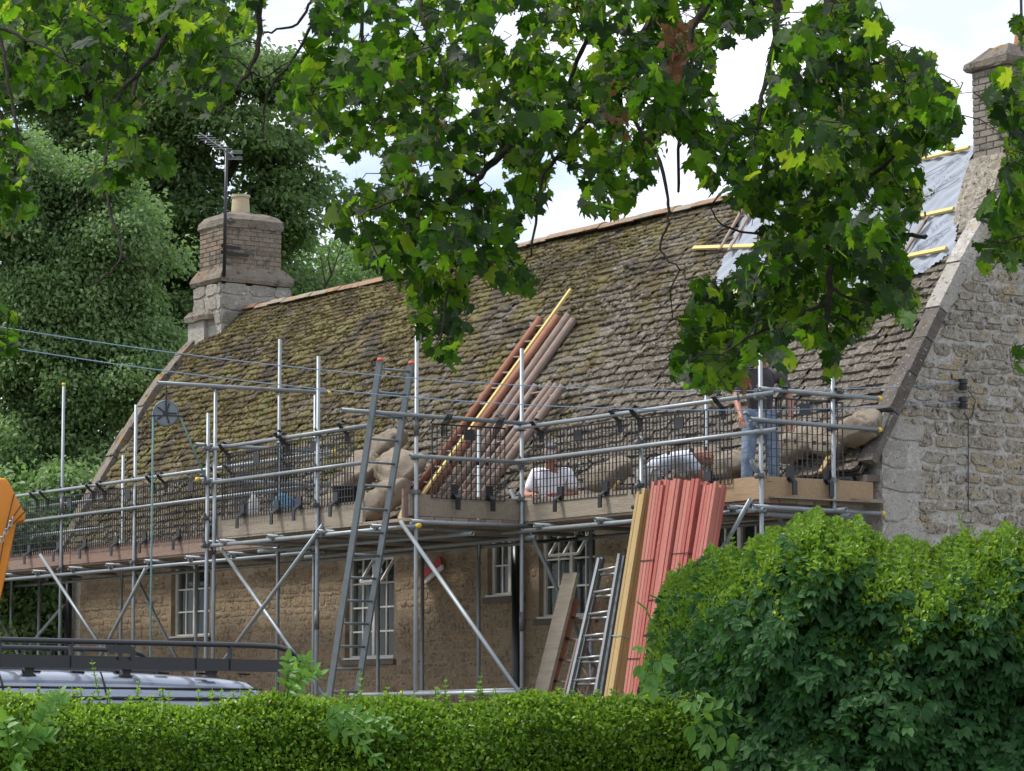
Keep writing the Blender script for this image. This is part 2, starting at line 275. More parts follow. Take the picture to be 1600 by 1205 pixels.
def pieces(name, stuffname, tmpl, mats, m, parent, nparts=300, smooth=False, which=None, keep=None):
    """the nearest (largest in view) nparts pieces become objects that share meshes, the rest one stuff mesh"""
    mats = np.asarray(mats); n = len(mats); which = rng.integers(0, len(tmpl), n) if which is None else np.asarray(which)
    rnd = rng.random(n)
    d = np.linalg.norm(mats[:, :3, 3]-np.array(CAM), axis=1)/np.cbrt(np.abs(np.linalg.det(mats[:, :3, :3]))+1e-9)**.5
    if keep is not None: d = d+1e6*(~keep)
    order = np.argsort(d); k = min(nparts, n)
    mes = {}
    for i in order[:k]:
        t = int(which[i])
        if t not in mes:
            me = bpy.data.meshes.new(name); me.from_pydata([tuple(v) for v in tmpl[t][0]], [], tmpl[t][1]); me.update(); me.materials.append(m)
            if smooth: shade(me)
            mes[t] = me
        link(name, mes[t], m, parent, True, Matrix(mats[i].tolist()))
    if n > k:
        r = order[k:]
        me = joined(stuffname, tmpl, which[r], mats[r], rnd[r], smooth); o = link(stuffname, me, m, parent); o['kind'] = 'stuff'
def mtx(o, x, y, z, s=(1, 1, 1)):
    m = np.eye(4); m[:3, 0] = np.array(x)*s[0]; m[:3, 1] = np.array(y)*s[1]; m[:3, 2] = np.array(z)*s[2]; m[:3, 3] = o; return m
def frames(P, T, Nn, S_, S2=None):
    """stack of matrices: origin P, local y along T, local z near Nn"""
    T = T/np.linalg.norm(T, axis=1)[:, None]; X = np.cross(T, Nn); X /= np.linalg.norm(X, axis=1)[:, None]+1e-9; Z = np.cross(X, T)
    n = len(P); m = np.zeros((n, 4, 4)); S_ = np.broadcast_to(S_, (n,)); S2 = S_ if S2 is None else S2
    m[:, :3, 0] = X*S2[:, None]; m[:, :3, 1] = T*S_[:, None]; m[:, :3, 2] = Z*S_[:, None]; m[:, :3, 3] = P; m[:, 3, 3] = 1; return m

def pebble(seed, n=11, bev=.05, rag=.2):
    """a rough stone, unit wide (x) and high (z), standing proud of the wall along -y"""
    r = random.Random(seed); out = []
    for i in range(n):
        t = 2*PI*i/n+r.uniform(-.2, .2); c, s_ = math.cos(t), math.sin(t); k = 1/max(abs(c), abs(s_))**.88
        out.append((c*.5*k*(1-r.random()*rag), s_*.5*k*(1-r.random()*rag)))
    t1, t2 = r.uniform(-.22, .22), r.uniform(-.22, .22)
    V = [(x, 1.0, z) for x, z in out]+[(x, -.7+t1*x+t2*z, z) for x, z in out]
    V += [(x*(1-bev)+r.uniform(-.015, .015), -.98+t1*x*2+t2*z*2+r.uniform(-.1, .08), z*(1-bev*1.8)+r.uniform(-.02, .02)) for x, z in out]
    V.append((r.uniform(-.15, .15), -1.+r.uniform(-.2, .25), r.uniform(-.15, .15)))
    F = []
    for j in range(2):
        for i in range(n): k = (i+1) % n; F.append((j*n+i, j*n+k, (j+1)*n+k, (j+1)*n+i)[::-1])
    F += [(2*n+i, 2*n+(i+1) % n, 3*n)[::-1] for i in range(n)]
    return V, F
STONES = [pebble(i) for i in range(14)]
BLOCKS = [pebble(50+i, 8, .05, .03) for i in range(5)]
def brickt(seed, j=.03):
    r = random.Random(seed); V = []
    for y in (.5, -.42, -.5):
        k = .5 if y > -.5 else .46
        V += [(sx*k+r.uniform(-j, j)*.3, y+r.uniform(-j, j), sz*k+r.uniform(-j, j)) for sx, sz in ((-1,-1),(1,-1),(1,1),(-1,1))]
    F = [(3,2,1,0)[::-1]]
    for a in (0, 4): F += [(a+i, a+4+i, a+4+(i+1) % 4, a+(i+1) % 4)[::-1] for i in range(4)]
    F.append((8,9,10,11)); return V, F
BRICKS = [brickt(i) for i in range(6)]

# ================================================================== SETTING
gb = MB(); g1 = CAM+RT*-1500-WV*300; cs = [CAM+RT*a+WV*b for a, b in ((-1500, -300), (1500, -300), (1500, 2500), (-1500, 2500))]
gb.add([(c.x, c.y, 0) for c in cs], [(0, 1, 2, 3)]).build('ground', M['grass'], kind='structure')
cs = [CAM+RT*a+WV*b for a, b in ((-40, 14.8), (40, 14.8), (40, 55), (-40, 55))]
MB().add([(c.x, c.y, .006) for c in cs], [(0, 1, 2, 3)]).build('gravel_drive', M['gravel'], kind='structure')

# ================================================================== COTTAGE
XL = -19.3; DEEP = 5.2
PROF = [(-.22, 4.22), (0, 4.57), (.45, 5.31), (.8, 5.89), (1.15, 6.44), (1.5, 6.94), (1.9, 7.43), (2.6, 8.13)]
ARC = [0.]
for a, b in zip(PROF, PROF[1:]): ARC.append(ARC[-1]+math.hypot(b[0]-a[0], b[1]-a[1]))
SL = ARC[-1]
def prof(s):
    """point (y, z) and unit tangent at arc length s up the front slope"""
    s_ = min(max(s, 0), SL-1e-6); i = max(j for j in range(len(ARC)-1) if ARC[j] <= s_); a, b = PROF[i], PROF[i+1]; L_ = ARC[i+1]-ARC[i]; t = (s-ARC[i])/L_
    ty, tz = (b[0]-a[0])/L_, (b[1]-a[1])/L_
    if 0 < i and t < .5:
        pass
    return a[0]+(b[0]-a[0])*t, a[1]+(b[1]-a[1])*t, ty, tz
def roofpt(x, s, h=0):
    y, z, ty, tz = prof(s); return Vector((x, y-tz*h, z+ty*h))
def roof_hit(px, py, h=0):
    """where a line of sight meets the front slope: (x, s)"""
    d = ray(px, py); best = None
    for i in range(len(PROF)-1):
        a, b = PROF[i], PROF[i+1]; A = Vector((0, a[0], a[1])); t_ = Vector((0, b[0]-a[0], b[1]-a[1])); n = Vector((0, -t_.z, t_.y)).normalized(); A = A+n*h
        k = (A-CAM).dot(n)/d.dot(n); p = CAM+d*k; u = (p-A).dot(t_)/t_.dot(t_)
        lo = -.5 if i == 0 else 0; hi = 1.3 if i == len(PROF)-2 else 1
        if lo <= u <= hi: return p.x, ARC[i]+u*(ARC[i+1]-ARC[i])
    return None
house = thing('stone_cottage', 'long rubble stone cottage with mossy stone slate roof being repaired behind the scaffolding', 'cottage', (XL/2, DEEP/2, 0))

WINS = [(-15.91, -14.73, 2.84, 3.93), (-10.95, -9.72, 2.44, 3.82), (-7.51, -6.72, 3.16, 3.95), (-6.38, -5.2, 2.86, 3.97), (-3.1, -1.95, 2.7, 3.85)]
def wall_holes(x0, x1, z0, z1, y0, y1, holes):
    xs = sorted({x0, x1, *[h[0] for h in holes], *[h[1] for h in holes]}); zs = sorted({z0, z1, *[h[2] for h in holes], *[h[3] for h in holes]}); mb = MB()
    def solid(i, j):
        if i < 0 or j < 0 or i >= len(xs)-1 or j >= len(zs)-1: return False
        cx = (xs[i]+xs[i+1])/2; cz = (zs[j]+zs[j+1])/2; return not any(h[0] < cx < h[1] and h[2] < cz < h[3] for h in holes)
    for i in range(len(xs)-1):
        for j in range(len(zs)-1):
            if not solid(i, j): continue
            a, b, c, d = xs[i], xs[i+1], zs[j], zs[j+1]
            for y, fl in ((y0, 1), (y1, -1)):
                mb.add([(a, y, c), (b, y, c), (b, y, d), (a, y, d)], [(0, 1, 2, 3)[::fl]])
            for di, dj, q in ((-1, 0, [(a, y1, c), (a, y0, c), (a, y0, d), (a, y1, d)]), (1, 0, [(b, y0, c), (b, y1, c), (b, y1, d), (b, y0, d)]), (0, -1, [(a, y1, c), (b, y1, c), (b, y0, c), (a, y0, c)]), (0, 1, [(a, y0, d), (b, y0, d), (b, y1, d), (a, y1, d)])):
                if not solid(i+di, j+dj): mb.add(q, [(0, 1, 2, 3)])
    return mb
fw = wall_holes(XL+.4, -.4, 0, 4.55, 0, .45, WINS).build('front_wall', M['fmortar'], house)
def gable(x0, x1, name):
    p = [(0, 0)]+[(y, z-.05) for y, z in PROF[1:]]+[(DEEP, 4.7), (DEEP, 0)]; n = len(p)
    V = [(x0, y, z) for y, z in p]+[(x1, y, z) for y, z in p]
    F = [tuple(range(n))[::-1], tuple(range(n, 2*n))]+[(i, (i+1) % n, n+(i+1) % n, n+i) for i in range(n)]
    return MB().add(V, F).build(name, M['gmortar'], house)
gw = gable(-.4, 0, 'gable_wall'); gw2 = gable(XL, XL+.4, 'gable_wall')
MB().box((XL+.4, DEEP-.4, 0), (-.4, DEEP, 4.7)).build('back_wall', M['gmortar'], house)

# front wall stones
def course_rows(z0, z1, hmin, hmax):
    z = z0; out = []
    while z < z1: h = random.uniform(hmin, hmax); out.append((z, min(h, z1-z+.03))); z += h
    return out
mats = []; 
for z, h in course_rows(1.55, 4.5, .05, .135):
    x = XL+.35+random.random()*.2
    while x < -.45:
        w = random.uniform(.1, .34)*random.choice((.7, 1, 1, 1.2)); cx = x+w/2
        if not any(a-.02 < cx+w/2 and cx-w/2 < b+.02 and c-.02 < z+h and z < d+.02 for a, b, c, d in WINS):
            if random.random() < .96: mats.append(mtx((cx, 0, z+h/2+random.uniform(-.008, .008)), (math.cos(.04), 0, random.uniform(-.05, .05)), (0, 1, 0), (0, 0, 1), (w*1.02, random.uniform(.001, .009), h*random.uniform(.86, 1.06))))
        x += w
pieces('stone', 'wall_stones', STONES, mats, M['fstone'], fw, 300)
# gable stones: coursed rubble of mixed sizes, quoins up the corner
def gz(y):                       # roof height over y
    for (a, b), (c, d) in zip(PROF, PROF[1:]):
        if a <= y <= c: return b+(d-b)*(y-a)/(c-a)
    return PROF[-1][1]
mats = []; qm = []
z = 1.6; k = 0
while z < 4.7:
    h = random.uniform(.2, .34); w = .62 if k % 2 else .36
    qm.append(mtx((.0, w/2-.012, z+h/2), (0, 1, 0), (-1, 0, 0), (0, 0, 1), (w*.98, .014, h*.965)))
    qm.append(mtx((-.24 if k % 2 else -.34, 0, z+h/2), (1, 0, 0), (0, 1, 0), (0, 0, 1), ((.48 if k % 2 else .68)*.98, .014, h*.96)))
    z += h; k += 1
pieces('quoin', 'quoins', BLOCKS, qm, M['quoin'], gw, 60)
def yleft(z):                    # the verge's y at height z
    for (a, b), (c, d) in zip(PROF, PROF[1:]):
        if b <= z <= d: return a+(c-a)*(z-b)/(d-b)
    return 0
for z, h in course_rows(1.6, 7.95, .06, .2):
    y0 = max((.5 if z < 4.6 else .1), yleft(z+h)+.03); y = y0+random.random()*.05
    ymax = DEEP-.1 if z < 4.5 else DEEP-.35-(z-4.4)*.8
    while y < ymax:
        w = random.uniform(.13, .46)*(1.25 if h > .14 else .9)
        if random.random() < .95: mats.append(mtx((0, y+w/2, z+h/2+random.uniform(-.015, .015)), (0, math.cos(.05), random.uniform(-.14, .14)), (-1, 0, 0), (0, 0, 1), (w*random.uniform(.93, 1.04), random.uniform(.004, .026), h*random.uniform(.8, 1.05))))
        y += w
pieces('stone', 'wall_stones', STONES, mats, M['gstone'], gw, 300)

# roof
MEMB = [(1178, 322), (1532, 229), (1522, 262), (1508, 330), (1498, 395), (1478, 415), (1440, 437), (1112, 502)]
MX = [roof_hit(*p) for p in MEMB]
def inpoly(x, y, P):
    c = False; j = len(P)-1
    for i in range(len(P)):
        if (P[i][1] > y) != (P[j][1] > y) and x < (P[j][0]-P[i][0])*(y-P[i][1])/(P[j][1]-P[i][1])+P[i][0]: c = not c
        j = i
    return c
rb = MB(); xs = [XL+.1, -.1]; ss = ARC+[SL]
V = []
for x in xs:
    V += [(x, y, z) for y, z in PROF]+[(x, DEEP+.2, 4.5), (x, DEEP+.2, 4.4), (x, 2.6, 7.9), (x, -.2, 4.2)]
n = len(V)//2
rb.add(V, [tuple(range(n)), tuple(range(n, 2*n))[::-1]]+[(i, n+i, n+(i+1) % n, (i+1) % n) for i in range(n)])
roof = rb.build('roof', mat('roof_deck', [(.03, .025, .02), (.05, .04, .03)]), house)
def slate_t(seed):
    r = random.Random(seed); nb = 6
    xs_ = [-.5+i/(nb-1)+(r.uniform(-.05, .05) if 0 < i < nb-1 else 0) for i in range(nb)]
    low = [(x, r.uniform(0, .09)+(r.uniform(0, .06) if i in (0, nb-1) else 0), 1+r.uniform(-.25, .25)) for i, x in enumerate(xs_)]
    mid = [(x, r.uniform(.24, .36), 1+r.uniform(-.45, .45)) for x in xs_]
    top = [(-.49, 1., 1), (.49, 1., 1)]
    V = low+mid+top+[(x, y+.012, -.15) for x, y, z in low]+[(-.5, .35, -.15), (.5, .35, -.15)]; b = 2*nb+2
    F = [(i, i+1, nb+i+1, nb+i) for i in range(nb-1)]+[tuple(range(nb, 2*nb))+(2*nb+1, 2*nb)]+[(i, b+i, b+i+1, i+1) for i in range(nb-1)]
    F += [(nb, b+nb, b, 0), (2*nb-1, nb-1, b+nb-1, b+nb+1)]
    return V, F
SLATES = [slate_t(i) for i in range(16)]
mats = []; mossp = []
s = .0; row = 0
while s < SL-.04:
    t = s/SL; ex = .128-.035*t; x = XL+.3+random.random()*.2
    while x < -.12:
        w = random.choice((random.uniform(.09, .18), random.uniform(.16, .36))); cx = x+w/2; sj = s+random.uniform(-.01, .012)+.012*math.sin(cx*1.7+s*3)
        if cx+w/2 < -.02 and not inpoly(cx, s+.08, MX):
            y, z, ty, tz = prof(sj); lift = random.uniform(.028, .046); nn = Vector((0, -tz, ty)); tt = Vector((0, ty, tz)); sag = .03*math.sin(cx*.9)+.02*math.sin(cx*2.3+s)
            P0 = Vector((cx, y, z))+nn*(lift+.012+sag*.6)
            ln = .22; td = (tt*ln-nn*(lift+.01)).normalized(); n2 = Vector((0, -td.z, td.y)); rl = random.uniform(-.05, .05)
            X = (Vector((1, 0, 0))+n2*rl+td*random.uniform(-.05, .05)).normalized()
            mats.append(mtx(P0, X, td, n2, (w*.985, ln, random.uniform(.014, .032))))
            md = min(1, max(0, (-cx-2)/12))*.75+.28*t-.28+.9*mnoise.noise(Vector((cx*.55, s*1.1, 3)))+.5*mnoise.noise(Vector((cx*2.1, s*3.2, 7)))
            for _ in range(9):
                if random.random() < md: mossp.append(P0+X*random.uniform(-.5, .5)*w+td*random.uniform(-.01, .11)+n2*.022)
        x += w
    s += ex; row += 1
pieces('slate', 'roof_slates', SLATES, mats, M['slate'], roof, 300)
def lump(seed, n=6):
    r = random.Random(seed); V = [(math.cos(2*PI*i/n)*r.uniform(.7, 1.2), math.sin(2*PI*i/n)*r.uniform(.7, 1.2), -.2) for i in range(n)]
    V += [(math.cos(2*PI*i/n+.3)*r.uniform(.35, .6), math.sin(2*PI*i/n+.3)*r.uniform(.35, .6), r.uniform(.5, .8)) for i in range(n)]+[(0, 0, r.uniform(.7, 1))]
    return V, [(i, (i+1) % n, n+(i+1) % n, n+i) for i in range(n)]+[(n+i, n+(i+1) % n, 2*n) for i in range(n)]
LUMPS = [lump(i) for i in range(6)]
P = np.array([tuple(p) for p in mossp]); T = rng.normal(size=(len(P), 3))*.4+np.array([1, 0, 0]); NN = np.tile([0, -.8, .6], (len(P), 1))+rng.normal(size=(len(P), 3))*.1
mm = frames(P, T, NN, rng.uniform(.009, .027, len(P))); me = joined('moss_cushions', LUMPS, rng.integers(0, 6, len(P)), mm, rng.random(len(P)))
link('moss_cushions', me, M['moss'], roof)['kind'] = 'stuff'
# ridge tiles
def halfround(r_, l_, t_=.02, seg=7):
    V = []; F = []
    for xx in (0, l_):
        for rad in (r_, r_-t_):
            V += [(xx, math.cos(PI*.16+PI*.68*i/(seg-1))*rad, math.sin(PI*.16+PI*.68*i/(seg-1))*rad) for i in range(seg)]
    g = lambda a, b, i: a*2*seg+b*seg+i
    for i in range(seg-1):
        F += [(g(0,0,i), g(1,0,i), g(1,0,i+1), g(0,0,i+1)), (g(0,1,i), g(0,1,i+1), g(1,1,i+1), g(1,1,i)), (g(0,0,i), g(0,0,i+1), g(0,1,i+1), g(0,1,i)), (g(1,0,i), g(1,1,i), g(1,1,i+1), g(1,0,i+1))]
    return V, F
RT_ = [halfround(.17, 1), halfround(.18, 1)]
mats = []; x = -18.3
while x < -3.7:
    l_ = random.uniform(.38, .46); sag = -.035*math.sin((x+18.3)/14.6*PI*2.2)
    mats.append(mtx((x, 2.6, 8.06+sag+random.uniform(-.012, .012)), (1, 0, random.uniform(-.025, .025)), (0, 1, 0), (0, 0, 1), (l_*1.02, 1, 1))); x += l_
pieces('ridge_tile', 'ridge_tiles', RT_, mats, M['ridge'], roof, 80, smooth=False)
# verge copings at both ends
for X0, X1 in ((-.17, .06), (XL-.05, XL+.2)):
    s = .12
    while s < SL-.1:
        l_ = random.uniform(.34, .7); a, b = s, min(s+l_, SL)
        mb = MB(); hh = random.uniform(.08, .13) if s > .3 else .05; j = random.uniform(-.012, .012)
        for sa, sb in ((a+.006, (a+b)/2), ((a+b)/2, b-.006)):
            q = []
            for s_ in (sa, sb):
                for xx in (X0+j, X1+j):
                    for h_ in (-.03, hh): q.append(roofpt(xx, s_, h_))
            mb.add([q[i] for i in (0, 2, 6, 4, 1, 3, 7, 5)], [(3,2,1,0)[::-1], (4,5,6,7)[::-1], (0,1,5,4), (1,2,6,5), (2,3,7,6), (3,0,4,7)])
        o = mb.build('verge_stone', M['cap' if X0 < -5 else 'coping' if s < 1.7 else 'quoin' if s < 2.6 else 'gmortar'], roof); s += l_
# underlay membrane and battens at the stripped near end
nm_x, nm_s = 170, 90; x0m, x1m = min(p[0] for p in MX), max(p[0] for p in MX); s0m, s1m = min(p[1] for p in MX), max(p[1] for p in MX)
bm = bmesh.new(); vs = {}
for i in range(nm_x+1):
    for j in range(nm_s+1):
        u = x0m+(x1m-x0m)*i/nm_x; v = s0m+(s1m-s0m)*j/nm_s
        if v > SL-.01: v = SL-.01
        wr = .012*math.sin(u*14+v*9)+.01*math.sin(u*31-v*13)
        vs[i, j] = bm.verts.new(roofpt(u, v, .085+wr))
for i in range(nm_x):
    for j in range(nm_s):
        if inpoly(x0m+(x1m-x0m)*(i+.5)/nm_x, s0m+(s1m-s0m)*(j+.5)/nm_s, MX): bm.faces.new((vs[i,j], vs[i+1,j], vs[i+1,j+1], vs[i,j+1]))
for v in list(bm.verts):
    if not v.link_faces: bm.verts.remove(v)
me = bpy.data.meshes.new('membrane'); bm.to_mesh(me); bm.free(); shade(me); link('membrane', me, M['film'], roof)
sd = me
def roofbar(name, p, q, w, h, m, hh=.12, parent=None):
    a = roof_hit(*p); b = roof_hit(*q); A = roofpt(a[0], a[1], hh); B = roofpt(b[0], b[1], hh); _, _, ty, tz = prof((a[1]+b[1])/2)
    return MB().bar(A, B, w, h, up=(0, -tz, ty)).build(name, m, parent or roof)
for p, q in (((1185, 325), (1523, 243)), ((1415, 357), (1500, 338)), ((1400, 417), (1489, 399)), ((1093, 398), (1215, 394)), ((1150, 470), (1300, 440))):
    roofbar('batten', p, q, .05, .03, M['lath'])
for p, q in (((1462, 352), (1412, 428)), ((1177, 328), (1136, 402)), ((1192, 330), (1150, 404))):
    roofbar('batten', p, q, .04, .025, M['pole'], .14)
def roof_text(txt, p, q, size, hh=.112):
    a = roof_hit(*p); b = roof_hit(*q); A = roofpt(a[0], a[1], hh); B = roofpt(b[0], b[1], hh); _, _, ty, tz = prof(a[1]); n = Vector((0, -tz, ty))
    c = bpy.data.curves.new('printed_text', 'FONT'); c.body = txt; c.size = size; c.offset = -.001
    o = bpy.data.objects.new('printed_text', c); x_ = (B-A).normalized(); x_ = (x_-n*x_.dot(n)).normalized(); y_ = n.cross(x_)
    m = Matrix((x_, y_, n)).transposed().to_4x4(); m.translation = A
    COL.objects.link(o); bpy.context.view_layer.update(); me = bpy.data.meshes.new_from_object(o); bpy.data.objects.remove(o); bpy.data.curves.remove(c); me.materials.clear(); me.materials.append(M['ink'])
    o = bpy.data.objects.new('printed_text', me); COL.objects.link(o); o.matrix_basis = m; setpar(o, roof)
roof_text('KLOBER', (1467, 294), (1499, 264), .13); roof_text('PERMO forte', (1452, 324), (1506, 277), .12)
roof_text('PERMO', (1440, 400), (1476, 384), .12); roof_text('KLOBER', (1463, 372), (1478, 362), .1); roof_text('klober.eu', (1414, 437), (1450, 427), .12)
roof_text('KLOBER', (1172, 352), (1188, 336), .12)
for p in ((1466, 280), (1477, 306), (1465, 386)):      # printed ovals round the words
    a = roof_hit(*p); y, z, ty, tz = prof(a[1]); pts = []
    for k in range(25):
        t = 2*PI*k/24; u = .26*math.cos(t); v = .055*math.sin(t); c_, s_ = math.cos(.55), math.sin(.55)
        pts.append(roofpt(a[0]+u*c_-v*s_, a[1]+u*s_+v*c_, .108))
    MB().tube(pts, .0025, 4).build('printed_mark', M['ink'], roof)
# stone eaves course over the wall head
mb = MB(); mb.box((XL+.05, -.19, 4.13), (-.02, .1, 4.2)); mb.build('eaves_board', M['sill'], roof)
MB().tube([(XL+.1, -.27, 4.12), (-.15, -.27, 4.14)], .055, 10).build('gutter', M['pipe'], roof, smooth=True)

# chimneys
def brick_shaft(x0, x1, y0, y1, z0, z1, par, mname='brick', bw=.225, bh=.075, n=300):
    core = MB().box((x0+.012, y0+.012, z0), (x1-.012, y1-.012, z1)).build('chimney_shaft', M['bmortar'], par)
    mats = []; z = z0; k = 0
    while z < z1-.03:
        for ax in (0, 1):
            a0, a1 = (x0, x1) if ax == 0 else (y0, y1); p = a0-(.11 if k % 2 else 0)
            while p < a1-.01:
                q0, q1 = max(p, a0), min(p+bw, a1)
                if q1-q0 > .04:
                    c = (q0+q1)/2; w = (q1-q0)-.01
                    for side in (0, 1):
                        if ax == 0: mats.append(mtx((c, (y0+.05) if side == 0 else (y1-.05), z+bh/2), (1, 0, 0), (0, 1 if side == 0 else -1, 0), (0, 0, 1), (w, .1+random.uniform(0, .008), bh-.011)))
                        else: mats.append(mtx(((x1-.05) if side == 0 else (x0+.05), c, z+bh/2), (0, 1, 0), (-1 if side == 0 else 1, 0, 0), (0, 0, 1), (w-.02, .1+random.uniform(0, .008), bh-.011)))
                p += bw
        z += bh; k += 1
    mats = [m for m in mats]; pieces('brick', 'bricks', BRICKS, mats, M[mname], core, n)
    return core
def tapered(name, z, m, par, rows):
    """stack of rectangular rings (x0,x1,y0,y1,z) as one stone course with uneven edges"""
    V = []; F = []; 
    for x0, x1, y0, y1, zz in rows:
        k = 5
        ring = [(x0+(x1-x0)*i/k, y0) for i in range(k)]+[(x1, y0+(y1-y0)*i/k) for i in range(k)]+[(x1-(x1-x0)*i/k, y1) for i in range(k)]+[(x0, y1-(y1-y0)*i/k) for i in range(k)]
        V += [(a+random.uniform(-.012, .012), b+random.uniform(-.012, .012), zz+random.uniform(-.01, .01)) for a, b in ring]
    n = 20
    for i in range(len(rows)-1): F += [(i*n+j, i*n+(j+1) % n, (i+1)*n+(j+1) % n, (i+1)*n+j) for j in range(n)]
    F += [tuple(range(n))[::-1], tuple((len(rows)-1)*n+j for j in range(n))]
    return MB().add(V, F).build(name, m, par)
ch = thing('chimney_stack', 'squat brick chimney on a pale stone base at the far left end, one buff pot', 'chimney', (-18.85, 2.75, 7.4))
cx0, cx1, cy0, cy1 = -19.3, -18.38, 2.24, 3.26
tapered('stone_base', 0, M['quoin'], ch, [(cx0, cx1, 2.13, 3.4, 7.3), (cx0, cx1, 2.13, 3.4, 8.55)])
tapered('stone_base', 0, M['quoin'], ch, [(XL-.02, XL+.5, 2.05, 2.5, 6.9), (XL-.02, XL+.5, 2.05, 2.5, 8.05)])
tapered('drip_stone', 0, M['cap'], ch, [(cx0-.06, cx1-.2, 2.0, 2.3, 8.0), (cx0-.06, cx1-.22, 1.98, 2.2, 8.08), (cx0, cx1-.3, 2.06, 2.16, 8.17)])
tapered('stone_cornice', 0, M['cap'], ch, [(cx0-.05, cx1+.04, cy0-.12, cy1+.15, 8.58), (cx0-.05, cx1+.06, cy0-.16, cy1+.17, 8.64), (cx0-.04, cx1+.05, cy0-.14, cy1+.16, 8.7), (cx0+.02, cx1, cy0-.06, cy1+.02, 8.84)])
mats = []
for z, h in ((7.9, .22), (8.13, .24), (8.38, .2)):
    y = 2.13
    while y < 3.35: w = random.uniform(.3, .5); w = min(w, 3.4-y); mats.append(mtx((cx1, y+w/2, z+h/2), (0, 1, 0), (-1, 0, 0), (0, 0, 1), (w*.96, .02, h*.95))); y += w
    x = cx0
    while x < cx1-.05: w = min(random.uniform(.3, .5), cx1-x); mats.append(mtx((x+w/2, 2.13, z+h/2), (1, 0, 0), (0, 1, 0), (0, 0, 1), (w*.96, .02, h*.95))); x += w
M['chstone'] = mat('weathered_pale_stone', [(.22, .19, .15), (.33, .3, .25), (.42, .39, .34)], scale=6, rnd=.6, bump=1, bscale=24, spots=[((.5, .48, .44), 10, .56, .66), ((.09, .075, .055), 12, .56, .66), ((.36, .22, .08), 4, .62, .68)])
pieces('stone', 'stones', BLOCKS, mats, M['chstone'], ch, 60)
sh = brick_shaft(cx0+.04, cx1-.03, cy0-.03, cy1-.02, 8.83, 9.53, ch)
tapered('chimney_cap', 0, M['cap'], ch, [(cx0+.03, cx1-.01, cy0-.04, cy1-.0, 9.48), (cx0+.02, cx1+.0, cy0-.06, cy1+.01, 9.52), (cx0+.03, cx1-.0, cy0-.05, cy1, 9.62), (cx0+.08, cx1-.06, cy0+.02, cy1-.06, 9.70), (cx0+.2, cx1-.2, cy0+.16, cy1-.2, 9.76), (cx0+.3, cx1-.3, cy0+.3, cy1-.3, 9.78)])
pp = Vector((-18.8, 2.7, 9.74))
def lathe(prof_, c, n=20):
    V = []; F = []
    for r_, z_ in prof_: V += [(c[0]+r_*math.cos(2*PI*i/n), c[1]+r_*math.sin(2*PI*i/n), c[2]+z_) for i in range(n)]
    for k in range(len(prof_)-1): F += [(k*n+i, k*n+(i+1) % n, (k+1)*n+(i+1) % n, (k+1)*n+i) for i in range(n)]
    return MB().add(V, F)
lathe([(.15, 0), (.15, .1), (.14, .25), (.135, .26), (.14, .3), (.155, .3), (.155, .34), (.12, .34), (.11, .1)], pp).build('chimney_pot', M['pot'], ch, smooth=False)
for zz, w in ((9.05, .5), (9.15, .35)): MB().bar((-18.34, 2.1, zz), (-18.34, 2.1+w, zz-.02), .02, .05).build('iron_strap', M['rubber'], ch)
an = thing('television_aerial', 'grey television aerial on a dark pole strapped to the far chimney', 'aerial', onX(350, 432, -18.3))
pt = onX(354, 232, -18.3); MB().tube([onX(350, 432, -18.3), pt], .028, 8).build('pole', M['rack'], an, smooth=True)
bo = pt+Vector((0, 0, -.05)); d_ = (onX(312, 208, -17.9)-bo); e_ = bo+d_
MB().tube([bo-d_*.25, e_], .012, 6).build('boom', M['alu'], an)
for k in range(7):
    c = bo+d_*(.15+.12*k); MB().tube([c-Vector((.08, .12, 0)), c+Vector((.08, .12, 0))], .005, 5).build('element', M['alu'], an)
mb = MB()
for k in range(3):
    for sgn in (-1, 1): mb.bar(bo-d_*.2+Vector((-.08, -.1+.0, sgn*(.03+.02*k))), bo-d_*.2+Vector((.1, .14, sgn*(.03+.02*k))), .006, .006)
mb.build('reflector', M['alu'], an)
# near chimney
c2 = thing('chimney_stack', 'tall weathered brick chimney with lichened cap and red pot at the right edge', 'chimney', (-.4, 2.4, 7.2))
tapered('stone_base', 0, M['gstone'], c2, [(-.5, .02, 1.45, 3.3, 6.9), (-.55, .0, 1.6, 3.25, 7.3), (-.6, -.01, 1.76, 3.2, 7.62), (-.6, -.01, 1.86, 3.1, 7.85)])
brick_shaft(-.6, -.02, 1.9, 3.1, 7.7, 8.85, c2, 'brick2')
tapered('chimney_cap', 0, M['cap'], c2, [(-.64, .02, 1.86, 3.16, 8.83), (-.66, .03, 1.84, 3.17, 8.86), (-.66, .03, 1.84, 3.17, 8.93), (-.6, -.04, 1.9, 3.1, 8.96), (-.45, -.14, 2.05, 3.0, 9.1)])
lathe([(.17, 0), (.17, .15), (.15, .3), (.17, .3), (.17, .35), (.13, .35), (.13, .1)], (-.3, 2.5, 9.04)).build('chimney_pot', M['rpot'], c2)
MB().tube([(-.1, 2.2, 8.9), (-.1, 2.2, 10.6)], .016, 8).build('aerial_pole', M['rack'], c2)

